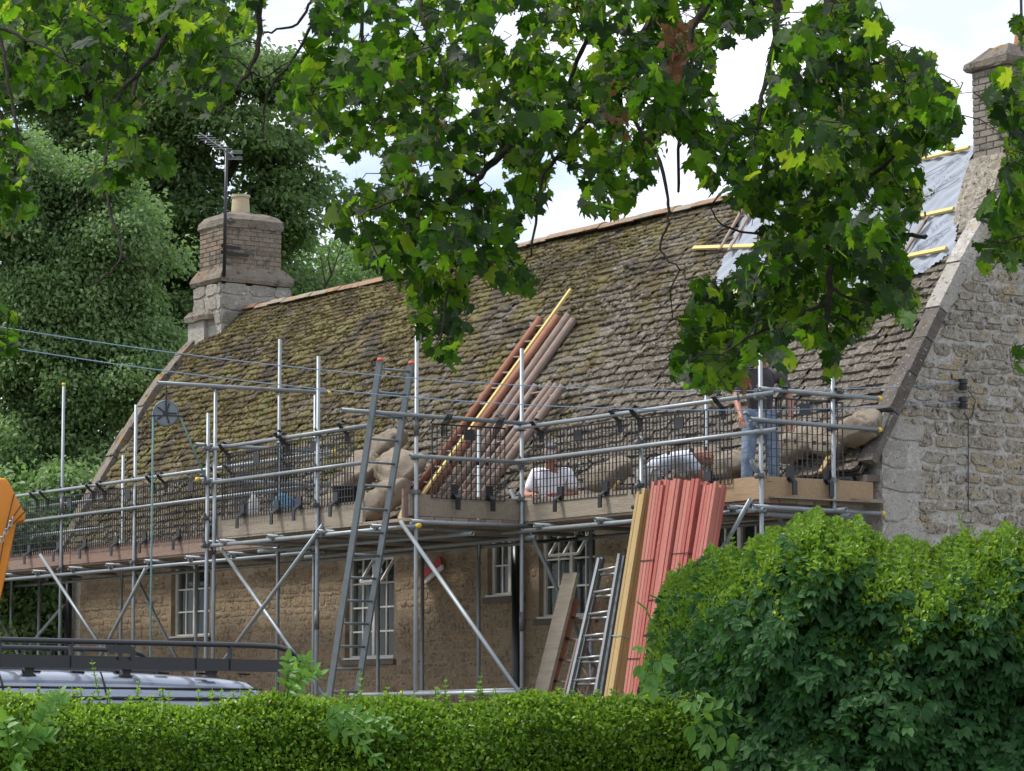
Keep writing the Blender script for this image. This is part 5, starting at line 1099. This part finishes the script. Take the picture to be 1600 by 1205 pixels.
# branches
def PXL(pts, w0, w1, dep, name='branch', par=None):
    P = []; k = len(pts)
    for i, (a, b) in enumerate(pts): P.append(at(a, b, dep[0]+(dep[1]-dep[0])*i/(k-1)))
    Q = []                                   # smoothed and slightly knotty
    for i in range(k-1):
        p0, p1, p2, p3 = P[max(i-1, 0)], P[i], P[i+1], P[min(i+2, k-1)]
        for t in (0, .25, .5, .75): Q.append(.5*((2*p1)+(p2-p0)*t+(2*p0-5*p1+4*p2-p3)*t*t+(3*p1-p0-3*p2+p3)*t**3)+Vector([random.gauss(0, .004) for _ in range(3)]))
    Q.append(P[-1]); m_ = len(Q); s_ = dep[0]/FPX/2
    rad = [(w0+(w1-w0)*i/(m_-1))*s_*random.uniform(.9, 1.12) for i in range(m_)]
    MB().tube(Q, rad, 7).build(name, M['bark'], par or mpl, smooth=True); return Q
hub = [loc(4.5, 15.5, 8.2), loc(1.5, 15, 8.0), loc(-2.0, 15.5, 8.1)]
base = loc(6.5, 15.5, 0)
MB().tube([base, base+Vector((0, 0, 2)), loc(6.3, 15.5, 4.5), loc(5.6, 15.5, 7), hub[0]], [.42, .34, .3, .26, .17], 14).build('trunk', M['bark'], mpl, smooth=True)
MB().tube([hub[0], loc(3, 15.2, 8.3), hub[1], loc(-.3, 15.2, 8.2), hub[2], loc(-3.5, 15.5, 8.4)], [.17, .15, .12, .1, .08, .04], 10).build('limb', M['bark'], mpl, smooth=True)
BR = [([(1300,-420),(1292,-200),(1295,-40),(1297,80),(1285,150),(1283,200),(1305,250),(1318,300),(1310,340),(1300,380),(1297,450),(1290,520)], 26, 8, (14.6, 13.6)),
 ([(1225,-420),(1215,-200),(1216,-40),(1212,60),(1200,110),(1192,150),(1180,220)], 18, 5, (15, 14.2)),
 ([(1150,-420),(1120,-200),(1112,-20),(1081,45),(1070,122),(1063,209),(1060,300)], 16, 4, (15.2, 14.5)),
 ([(1130,-420),(1085,-160),(1060,-30),(1008,52),(945,150),(886,167),(848,178),(816,213),(781,244),(750,275),(743,296),(743,324),(726,362),(708,400),(700,450),(690,520)], 20, 3, (15.6, 13.8)),
 ([(1008,52),(985,120),(920,185),(868,250),(844,290),(830,400)], 12, 3, (15.2, 14.2)),
 ([(1018,-200),(1015,0),(1011,87),(980,146),(1001,205),(1025,237),(1043,307),(1043,350),(1032,390),(1062,422)], 10, 2.5, (14.6, 13.9)),
 ([(743,275),(715,258),(701,244),(660,243),(635,240),(600,262)], 7, 2, (14.2, 13.6)), ([(740,296),(715,300),(694,320),(650,305),(600,320),(560,340)], 8, 2, (14.1, 13.5)),
 ([(943,-150),(942,0),(915,65),(893,120),(886,160)], 9, 6, (15, 15)), ([(640,-200),(655,-20),(660,28),(677,66),(700,130)], 9, 3, (15, 14.6)), ([(560,-200),(565,17),(563,100),(555,160)], 8, 3, (15, 14.6)),
 ([(340,-400),(320,-150),(303,-10),(279,21),(258,56),(240,90),(216,115),(205,160)], 14, 6, (16, 15)), ([(216,115),(185,150),(171,209),(164,265),(174,338),(190,394),(172,425),(140,445)], 8, 2.4, (15, 14.4)), ([(190,394),(202,412),(222,418),(235,414)], 4, 2, (14.4, 14.4)),
 ([(410,-300),(406,-10),(404,70),(390,108),(375,130),(355,155),(340,180)], 11, 3, (15.4, 15)), ([(390,108),(400,118),(418,120)], 4, 2, (15, 15)), ([(392,112),(395,130),(408,142)], 4, 2, (15, 15)),
 ([(520,-200),(500,-5),(481,49),(453,101),(429,129),(413,167),(411,210),(404,215)], 6, 2, (15.2, 15)), ([(488,0),(463,38),(440,45),(411,52)], 5, 3, (15.2, 15.2)),
 ([(-60,30),(0,45),(45,63),(80,80),(130,110)], 7, 3, (14.5, 14.2)), ([(-40,-60),(0,60),(12,130),(30,220),(20,300)], 8, 3, (14.2, 14)), ([(1189,366),(1130,352),(1112,328),(1108,318)], 4, 1.8, (14, 14)), ([(1450,370),(1415,365),(1370,350),(1320,340)], 7, 7, (14, 14)),
 ([(1640,360),(1590,372),(1560,380),(1540,375)], 4, 2, (13.2, 13)), ([(1640,380),(1592,372),(1588,395),(1560,410)], 4, 2, (13.2, 13)), ([(1640,560),(1600,560),(1588,550)], 4, 2, (13, 13)), ([(1540,-200),(1600,-100),(1650,60),(1640,200),(1600,260)], 12, 5, (14, 13)),
 ([(1297,450),(1340,470),(1380,480)], 6, 2, (13.8, 13.6)), ([(1297,470),(1240,500),(1180,520),(1130,555)], 8, 2, (13.8, 13.4)), ([(1318,300),(1380,260),(1440,200),(1470,150)], 9, 2, (14.2, 14)), ([(1285,150),(1340,110),(1400,90),(1440,95)], 8, 2, (14.4, 14.3))]
NODES = []
for pts, a, b, dep in BR: NODES += PXL(pts, a, b, dep)
NODES = np.array([tuple(v) for v in NODES])
# twigs joining leaves to the branches
tips = LM[vis][:, :3, 3]-LM[vis][:, :3, 1]*.45; sel = rng.choice(len(tips), min(1500, len(tips)), replace=False); tips = tips[sel]; tw = MB()
dmin = np.array([np.linalg.norm(NODES-p, axis=1).min() for p in tips]); tips = tips[np.argsort(dmin)]; GROWN = NODES.copy()
for p in tips:
    dd = np.linalg.norm(GROWN-p, axis=1)+.35*np.maximum(0, p[2]-GROWN[:, 2]+.02); j = int(np.argmin(dd)); GROWN = np.vstack([GROWN, p])
    if dd[j] > .33: continue
    a = Vector(GROWN[j]); b = Vector(p); c = a.lerp(b, .5)+Vector((random.gauss(0, .02), random.gauss(0, .02), .02)); r_ = .0032 if j < len(NODES) else .0024; tw.tube([a, c, b], [r_*1.3, r_, r_*.7], 4)
tw.build('twigs', M['bark'], mpl, smooth=True)['kind'] = 'stuff'
pieces('leaf', 'leaves', MAPLE, LM, M['maple'], mpl, 300, keep=vis, smooth=True)
# papery dead leaves and winged seed bunches
dl = []
for cx_, cy_, r_, k_, dp in ((1058, 80, 26, 26, 13.3), (1048, 55, 16, 12, 13.3), (963, 185, 12, 8, 13.8), (632, 262, 10, 6, 13.5), (1032, 118, 14, 8, 13.4), (976, 205, 9, 5, 13.8), (1168, 600, 8, 5, 12.9), (962, 130, 8, 4, 13.8)):
    px = rng.normal(cx_, r_*.55, k_); py = rng.normal(cy_, r_*.9, k_); dl.append(frames(at_np(px, py, rng.uniform(dp-.1, dp+.1, k_)), unit(rng.normal(size=(k_, 3))*.6+np.array([0, 0, -.8])), rng.normal(size=(k_, 3)), rng.uniform(.03, .055, k_)))
pieces('dead_leaf', 'dead_leaves', MAPLE[:6], np.concatenate(dl), M['dead'], mpl, 80)
sd = []; k_ = 0
base_i = rng.choice(np.where(vis)[0], 130)
P = np.repeat(LM[base_i][:, :3, 3], 9, axis=0)+rng.normal(size=(130*9, 3))*.03; sd = frames(P, unit(rng.normal(size=(len(P), 3))*.5+np.array([0, 0, -1])), rng.normal(size=(len(P), 3)), rng.uniform(.03, .045, len(P)), rng.uniform(.02, .03, len(P)))
me = joined('seed_bunches', [leaf6(.3)], np.zeros(len(P), int), sd, rng.random(len(P))); link('seed_bunches', me, M['seed'], mpl)['kind'] = 'stuff'

# ---- trees beyond the cottage
LEAFT = [leaf6(.42, .15, -.1), leaf6(.34, .1, -.25)]
def tree(label, base_px, dep, lobes, m, leafsize, nsub, per, seed, lean=0, cat='tree', group=None, trunkw=.35, disc=(.55, .22), name='tree'):
    g = np.random.default_rng(seed); lobes = lobes+[(cx_+math.cos(q_)*r_*g.uniform(.8, 1.1), cy_-abs(math.sin(q_))*r_*g.uniform(.75, 1.05), r_*g.uniform(.2, .36)) for cx_, cy_, r_ in lobes if r_ > 75 for q_ in g.uniform(0, PI, 3)]; b = at(base_px, 1131, dep); b = Vector((b.x, b.y, 0)); t = thing(name, label, cat, b, 0, group); sc_ = dep/FPX
    C_ = []; tot = sum(l[2]**2 for l in lobes); allm = []; zs = []
    for (cx_, cy_, r_) in lobes:
        c = np.array(at(cx_, cy_, dep+g.uniform(-1, 1)*.5)); C_.append(Vector(c)); R_ = r_*sc_; ns = max(6, int(nsub*r_*r_/tot)); nb = 12
        bu = unit(g.normal(size=(nb, 3))*np.array([1, 1, .8])); bc = c+bu*R_*g.uniform(.3, .95, nb)[:, None]; br = R_*g.uniform(.2, .52, nb); w_ = g.integers(0, nb, ns)
        u = unit(g.normal(size=(ns, 3))+np.array([0, 0, .35])); sub = bc[w_]+u*(br[w_]*(.55+.45*g.random(ns)**.5))[:, None]*np.array([1, 1, .6])
        front = (u@-WVn > -.45); sub = sub[front]; ns = len(sub)
        k = per; D = np.repeat(sub, k, axis=0); rr = g.random(ns*k)**.5*np.repeat(g.uniform(.6, 1.3, ns), k)*disc[0]; th_ = g.random(ns*k)*2*PI
        off = np.stack([rr*np.cos(th_), rr*np.sin(th_), g.normal(size=ns*k)*disc[1]*.5-rr*rr*.35], 1); P = D+off
        T = unit(off*np.array([1, 1, .3])+g.normal(size=P.shape)*.35+np.array([0, 0, -.25])); Nn = np.array([0, 0, 1.])+g.normal(size=P.shape)*.55+np.repeat(u[front], k, axis=0)*.5
        allm.append(frames(P, T, Nn, leafsize*g.uniform(.7, 1.25, len(P))))
    A = np.concatenate(allm); me = joined('crown', LEAFT, g.integers(0, 2, len(A)), A, g.random(len(A))); cr = link('crown', me, M[m], t)
    top = max(C_, key=lambda v: v.z); sp = [b, b+Vector((0, 0, top.z*.35)), b.lerp(top, .6)+Vector((0, 0, top.z*.1)), top]
    MB().tube(sp, [trunkw, trunkw*.75, trunkw*.5, trunkw*.15], 10).build('trunk', M['bark'], t, smooth=True)
    for c in C_:
        if c is top: continue
        zz = min(c.z*.6, top.z*.8); f_ = zz/top.z; p = b.lerp(top, f_); MB().tube([p, p.lerp(c, .5)+Vector((0, 0, .4)), c], [trunkw*.35, trunkw*.22, trunkw*.06], 7).build('branch', M['bark'], t, smooth=True)
    return t
tree('tall dark green broadleaf tree rising behind the far chimney', 270, 62, [(330,170,150),(425,250,70),(475,290,42),(190,70,130),(110,40,150),(440,330,60),(380,410,85),(300,360,110),(200,250,120),(420,440,55),(470,450,35),(295,120,85),(320,50,45),(240,460,110),(300,560,90),(60,120,110)], 'treeA', .115, 3000, 80, 11, trunkw=.5, disc=(.6, .16))
tree('pale fine-leaved green tree at the left edge, reaching halfway up', 90, 53, [(60,300,85),(130,360,100),(30,420,110),(190,440,90),(110,500,110),(215,520,75),(40,580,110),(170,610,90),(90,690,100),(235,600,60),(10,760,100),(150,740,70),(60,260,55),(-30,330,90)], 'treeB', .085, 2700, 95, 23, trunkw=.3, disc=(.4, .3))
tree('mid green bushy tree low at the left behind the scaffolding', 60, 50, [(30,820,80),(100,840,60),(-10,900,90),(70,940,80),(130,780,60),(30,1010,80),(110,1000,55),(20,960,60),(60,1010,60)], 'treeB', .1, 1100, 70, 31, trunkw=.2)
tree('small airy tree showing above the ridge just right of the far chimney', 505, 66, [(500,440,30),(530,470,40),(560,420,38),(600,450,40),(560,460,40),(470,400,32),(650,430,35)], 'treeB', .12, 170, 40, 41, trunkw=.08)
tree('dark green tree top behind the ridge under the hanging maple leaves', 600, 75, [(560,400,40),(620,410,45),(680,420,35)], 'treeA', .15, 120, 50, 43, trunkw=.15)
bt = thing('bare_sapling', 'thin leafless sapling against the sky right of the far chimney', 'tree', at(505, 1131, 60)*1)
bt.matrix_basis = Matrix.Translation((at(505, 1131, 60).x, at(505, 1131, 60).y, 0)); b0_ = at(505, 1000, 60)
for pts in ([(505,1131),(506,480),(508,440),(500,400)], [(506,470),(494,452),(490,425)], [(507,450),(520,425),(528,400),(535,380)], [(518,428),(512,405),(515,390)], [(507,465),(530,455),(548,452)]):
    q = [at(a, b, 60) for a, b in pts]
    if pts[0][1] > 1000: q[0].z = 0
    MB().tube(q, .035 if pts[0][1] > 1000 else .02, 6, .008).build('stem' if pts[0][1] > 1000 else 'branch', M['bark'], bt, smooth=True)

# ---- clipped privet hedge along the front
HD = 13.0
def hedge_leaves(P, Nout, m, par, size, seed, up=.5, name='leaves'):
    g = np.random.default_rng(seed); n = len(P); T = unit(Nout*.55+g.normal(size=(n, 3))*.6+np.array([0, 0, up])); Nn = Nout*.5+g.normal(size=(n, 3))*.6+np.array([0, 0, .6])
    A = frames(P, T, Nn, size*g.uniform(.65, 1.25, n)); me = joined(name, LEAFT, g.integers(0, 2, n), A, g.random(n)); o = link(name, me, M[m], par); o['kind'] = 'stuff'; return o
hg = thing('privet_hedge', 'clipped bright green privet hedge along the bottom of the view', 'hedge', loc(0, HD+.7, 0))
g = np.random.default_rng(5)
def htop(x): return 1.69+.018*np.sin(x*5.1)+.014*np.sin(x*11.7+1)+.012*np.sin(x*2.3+2)-.02*(x > .95)*(x-.95)
n = 150000; x = g.uniform(-3.2, 1.9, n); zz = htop(x)-g.random(n)**1.15*1.0; dpt = g.random(n)**1.4*.16+.02*np.sin(x*7+zz*9)+.03*np.sin(x*3.1-zz*5); rnd_top = np.maximum(0, (zz-htop(x)+.12))**2*9
P = CAMn+np.outer(x, RTn)+np.outer(HD+dpt+rnd_top, WVn); P[:, 2] = zz; hedge_leaves(P, np.tile(-WVn, (n, 1)), 'privet', hg, .022, 1)
n = 60000; x = g.uniform(-3.2, 1.9, n); dd = g.uniform(.08, 1.3, n); P = CAMn+np.outer(x, RTn)+np.outer(HD+dd, WVn); P[:, 2] = htop(x)-g.random(n)**2*.09+.012*np.sin(dd*9+x*4)-.01; hedge_leaves(P, np.tile([0, 0, 1.], (n, 1)), 'privet', hg, .022, 2)
mb = MB(); k = 40; V = []; F = []
for i in range(k+1):
    xx = -3.3+5.3*i/k; zt = float(htop(xx))-.1
    for (d_, z_) in ((HD+.17, 0), (HD+.15, zt-.12), (HD+.3, zt), (HD+1.2, zt), (HD+1.35, 0)): p = loc(xx, d_+.03*math.sin(i), z_+.02*math.sin(i*1.7) if z_ else 0); V.append(p)
for i in range(k): F += [(i*5+j, i*5+j+1, i*5+6+j, i*5+5+j) for j in range(4)]
F += [(0, 1, 2, 3, 4), (k*5+4, k*5+3, k*5+2, k*5+1, k*5)]; mb.add(V, F).build('dark_twig_core', M['twig'], hg)  # solid dark body in place of the twigs and shade inside the hedge
# upright shoots standing above the clipped top
def sprigs(spots, par, m, dep, leafs=.03, seed=3, name='shoot', stuff=False):
    g = np.random.default_rng(seed); 
    for (px, py, h_) in spots:
        a = at(px, py+h_*1.2, dep); b = at(px+g.uniform(-.28, .28)*h_, py, dep+g.uniform(-.02, .05)); nn = max(3, int((b-a).length/.022)); st_ = MB().tube([a, b], .0022, 5).build(name, M['elder'], par); A = []
        for i in range(nn):
            f_ = i/nn; th_ = PI/2*(i % 2)+g.uniform(-.3, .3)
            for s_ in (0, PI): dv = np.array([math.cos(th_+s_), math.sin(th_+s_), .55+.4*f_]); A.append((np.array(a.lerp(b, f_)), dv, leafs*(1.15-.6*f_)))
        P = np.array([q[0] for q in A]); T = np.array([q[1] for q in A]); A4 = frames(P, T, np.array([0, 0, 1.])+g.normal(size=P.shape)*.2, np.array([q[2] for q in A]))
        me = joined('leaves', LEAFT, g.integers(0, 2, len(P)), A4, g.random(len(P))); link('leaves', me, M[m], st_)['kind'] = 'stuff'
sp = [(157,1030,60),(210,1060,40),(62,1068,25),(310,1072,25),(380,1075,22),(565,1046,45),(608,1068,25),(695,1058,35),(742,1052,40),(680,1070,20),(848,1075,18),(880,1072,18),(120,1072,20),(250,1074,18),(15,1076,20),(460,1070,22),(930,1074,18)]
g2 = np.random.default_rng(77)
for _ in range(120): sp.append((g2.uniform(0, 1090), g2.uniform(1072, 1092), g2.uniform(10, 22)))
sprigs(sp, hg, 'privet', HD+.15)
# looser, longer-leaved shoots growing out of the hedge
def pinnate(label, px, py, dep, length, dirv, m='elder', n=3, seed=1, leaf=.075, gname='elder shoots growing through the hedge'):
    g = np.random.default_rng(seed); t = thing('elder_shoot', label, 'shrub shoot', at(px, py, dep), 0, gname); A = []
    for q in range(n):
        a = np.array(at(px+g.uniform(-8, 8), py+g.uniform(-5, 8), dep)); d = dirv[0]*RTn+np.array([0, 0, dirv[1]])-WVn*.3+g.normal(size=3)*.3; d /= np.linalg.norm(d); b = a+d*length*g.uniform(.7, 1.1)
        c = (a+b)/2+np.array([0, 0, .04]); MB().tube([Vector(a), Vector(c), Vector(b-np.array([0, 0, .03]))], .003, 5).build('stem', M['elder'], t); side = np.cross(d, -WVn)
        for i in range(5):
            f_ = .2+.2*i; p = a*(1-f_)+b*f_+np.array([0, 0, .04*4*f_*(1-f_)-.03*f_])
            for s_ in (-1, 1): A.append((p, side*s_+d*.6+np.array([0, 0, -.15]), leaf*(1.1-.4*f_)))
        A.append((b-np.array([0, 0, .03]), d, leaf))
    P = np.array([q[0] for q in A]); T = np.array([q[1] for q in A]); A4 = frames(P, T, -WVn*.8+np.array([0, 0, .8])+g.normal(size=P.shape)*.25, np.array([q[2] for q in A]))
    pieces('leaflet', 'leaflets', [leaf6(.34, .08, -.12)], A4, M[m], t, 200, smooth=True); return t
pinnate('light green elder shoot at the bottom left corner of the hedge', 20, 1190, HD-.12, .22, (.6, .5), n=5, seed=2, leaf=.07); pinnate('light green elder shoot just above the bottom left corner', 60, 1150, HD-.1, .2, (.3, .9), n=3, seed=12, leaf=.055)
pinnate('yellow-green shoots bursting from the hedge top right of the van', 450, 1090, HD-.05, .2, (.3, .8), n=7, seed=3, leaf=.05); pinnate('yellow-green arching shoots on the hedge face below those right of the van', 500, 1130, HD-.12, .3, (.8, -.1), n=7, seed=4, leaf=.055)
pinnate('yellow-green arching shoot by the join with the tall creeper hedge', 1085, 1125, HD-.15, .2, (.7, 0), n=3, seed=6, leaf=.05)

# ---- tall hedge overgrown with creeper on the right
TOPL = [(985,1240),(1000,1100),(1008,1040),(1016,985),(1035,930),(1060,890),(1095,872),(1130,862),(1180,850),(1205,835),(1240,812),(1290,806),(1330,818),(1390,845),(1430,852),(1480,850),(1520,840),(1560,832),(1600,832),(1900,840)]
def topline(px):
    return np.interp(px, [p[0] for p in TOPL], [p[1] for p in TOPL])+7*np.sin(px*.083)+5*np.sin(px*.19+1)+4*np.sin(px*.41+2)
CD = 12.45
def cdep(px, py):
    tl = topline(px); a = np.clip((py-tl)/130., 0, 1); lf = np.clip((px-985)/330., 0, 1)
    return CD+.9*(1-np.sqrt(1-(1-a)**2+1e-9))+2.9*(1-np.sqrt(1-(1-lf)**2+1e-9))+.08*np.sin(px*.02+py*.013)+.06*np.sin(py*.031-px*.017)+.04*np.sin(px*.061+py*.05)
chg = thing('creeper_hedge', 'tall rounded hedge overgrown with dark five-leaved creeper at the lower right', 'hedge', loc(1.4, CD+1, 0))
V = []; F = []; gx, gy = 60, 30
for i in range(gx+1):
    for j in range(gy+1):
        px = 1012+(1880-1012)*i/gx; tl = float(topline(np.array(px)))+26; py = tl+(1700-tl)*(j/gy)**1.5; V.append(at(px, py, float(cdep(np.array(px), np.array(py)))+.2+.05*random.random()))
n0 = len(V); off = WV*1.3
for i in range(gx+1):
    for j in range(gy+1): V.append(V[i*(gy+1)+j]+off+Vector((0, 0, -.1)))
for i in range(gx):
    for j in range(gy): a = i*(gy+1)+j; F += [(a, a+1, a+gy+2, a+gy+1), (n0+a, n0+a+gy+1, n0+a+gy+2, n0+a+1)]
    a = i*(gy+1); F += [(a, a+gy+1, n0+a+gy+1, n0+a), (a+gy, n0+a+gy, n0+a+gy+gy+1, a+gy+gy+1)]
for j in range(gy): a = j; b = gx*(gy+1)+j; F += [(a, n0+a, n0+a+1, a+1), (b, b+1, n0+b+1, n0+b)]
MB().add(V, F).build('dark_twig_core', M['twig'], chg, smooth=True)  # dark filling behind the leaves for inner twigs and painted shade
g = np.random.default_rng(9)
def chp(n, fy, x0=990, x1=1900):
    px = g.uniform(x0, x1, n); py = topline(px)+fy(n, px); return px, py
n = 66000; px, py = chp(n, lambda n, px: 4+g.random(n)**1.8*(165+40*np.sin(px*.02)+np.where(px < 1170, -60, 0)+np.where(px > 1400, 20, 0))); dp = cdep(px, py)+g.random(n)*.16
hedge_leaves(at_np(px, py, dp), np.tile(-WVn*.7+np.array([0, 0, .7]), (n, 1)), 'privet', chg, .026, 11, .6)
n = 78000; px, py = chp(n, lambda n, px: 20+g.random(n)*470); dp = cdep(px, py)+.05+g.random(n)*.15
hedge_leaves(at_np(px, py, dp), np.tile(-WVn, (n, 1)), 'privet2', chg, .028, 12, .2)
n = 19000; px, py = chp(n, lambda n, px: 6+g.random(n)*22); dp = cdep(px, py)+g.random(n)*.9
hedge_leaves(at_np(px, py, dp), np.tile([0, 0, 1.], (n, 1)), 'privet', chg, .026, 13, .6)
sp = []
for (a, b, h_) in ((1145,835,28),(1178,840,24),(1248,812,30),(1262,806,30),(1289,800,34),(1303,804,30),(1331,818,26),(1366,832,20),(1397,838,18),(1425,836,22),(1508,800,60),(1516,820,30),(1480,832,24),(1527,820,30),(1592,822,24),(1103,858,22),(1560,826,20),(1061,878,18)): sp.append((a, b, h_))
for _ in range(65):
    a = g2.uniform(1060, 1600); sp.append((a, float(topline(np.array(a)))+g2.uniform(-14, 70)*(.4 if a < 1180 else 1), g2.uniform(16, 34)))
for (a, b, h_) in sp: sprigs([(a, b, h_)], chg, 'privet', float(cdep(np.array(a), np.array(b+h_*1.3)))-.02, .032, int(a))
def creeper_leaf(seed):
    r = random.Random(seed); V = []; F = []
    for k, ang in enumerate((-1.25, -.62, 0, .62, 1.25)):
        if r.random() < .12: continue
        L_ = (.62, .86, 1., .86, .62)[k]*r.uniform(.88, 1.1); w_ = .22*L_; dr = r.uniform(-.35, -.1); a = ang+r.uniform(-.12, .12); c_, s_ = math.sin(a), math.cos(a); n0 = len(V)
        for (u, v, z) in ((0, .1, 0), (-w_*.8, L_*.42, .07), (-w_*.85, L_*.68, .05+dr*.3), (0, L_, dr*.75), (w_*.85, L_*.68, .05+dr*.3), (w_*.8, L_*.42, .07), (0, L_*.5, dr*.1)): V.append((u*s_+v*c_, -u*c_+v*s_, z+.1*abs(ang)*-.5))
        F += [(n0, n0+6, n0+2, n0+1), (n0+6, n0+3, n0+2), (n0, n0+5, n0+4, n0+6), (n0+6, n0+4, n0+3)]
    k = len(V); V += [(-.012, .1, 0), (.012, .1, 0), (0, -.5, .25)]; F.append((k, k+1, k+2)); return V, F
CREEP = [creeper_leaf(i) for i in range(9)]
n = 6000; px, py = chp(n, lambda n, px: np.where(px < 1160, 4, np.where(px < 1250, 14, 52+26*np.sin(px*.05)))+g.random(n)**.85*460)
dens = .5+.5*np.sin(px*.013+1.0)*np.sin(py*.017+.5)+.55*np.exp(-((px-1180)/130)**2)+.3*np.exp(-((px-1540)/70)**2)-.25*np.exp(-(((px-1340)/60)**2+((py-1120)/70)**2)); ok = g.random(n) < dens+.2; px = px[ok]; py = py[ok]; n = len(px); dp = cdep(px, py)-.03+g.random(n)*.07
T = unit(-WVn*.35+g.normal(size=(n, 3))*.5+np.array([0, 0, -.6])); A = frames(at_np(px, py, dp), T, -WVn*.9+np.array([0, 0, .75])+g.normal(size=(n, 3))*.3, g.uniform(.038, .08, n)); x_, y_ = prj_np(A[:, :3, 3])
pieces('creeper_leaf', 'creeper_leaves', CREEP, A, M['creeper'], chg, 300, keep=(x_ < 1600) & (y_ < 1205), smooth=True)
# creeper tendrils spilling on to the low hedge and out to the left
for pts in ([(1045,1010),(1020,975),(1008,950),(995,940)], [(1070,980),(1040,940),(1015,930)], [(1120,1180),(1090,1120),(1075,1100)]):
    dpp = 12.8; MB().tube([at(a, b, dpp) for a, b in pts], .004, 5).build('tendril', M['elder'], chg)
px = np.array([1005, 1018, 1030, 1012, 1078, 1095, 1110, 1100, 1125, 1085, 1115, 1135, 1000, 1022]); py = np.array([1010, 1050, 1030, 1080, 1095, 1110, 1130, 1160, 1185, 1130, 1195, 1150, 1035, 1065]); n = len(px)
A = frames(at_np(px.astype(float), py.astype(float), np.full(n, 12.75)), unit(g.normal(size=(n, 3))*.3+np.array([0, 0, -.8])-WVn*.3), -WVn+np.array([0, 0, .6])+g.normal(size=(n, 3))*.2, g.uniform(.07, .1, n)); pieces('creeper_leaf', 'creeper_leaves', CREEP, A, M['elder'], chg, 20, smooth=True)
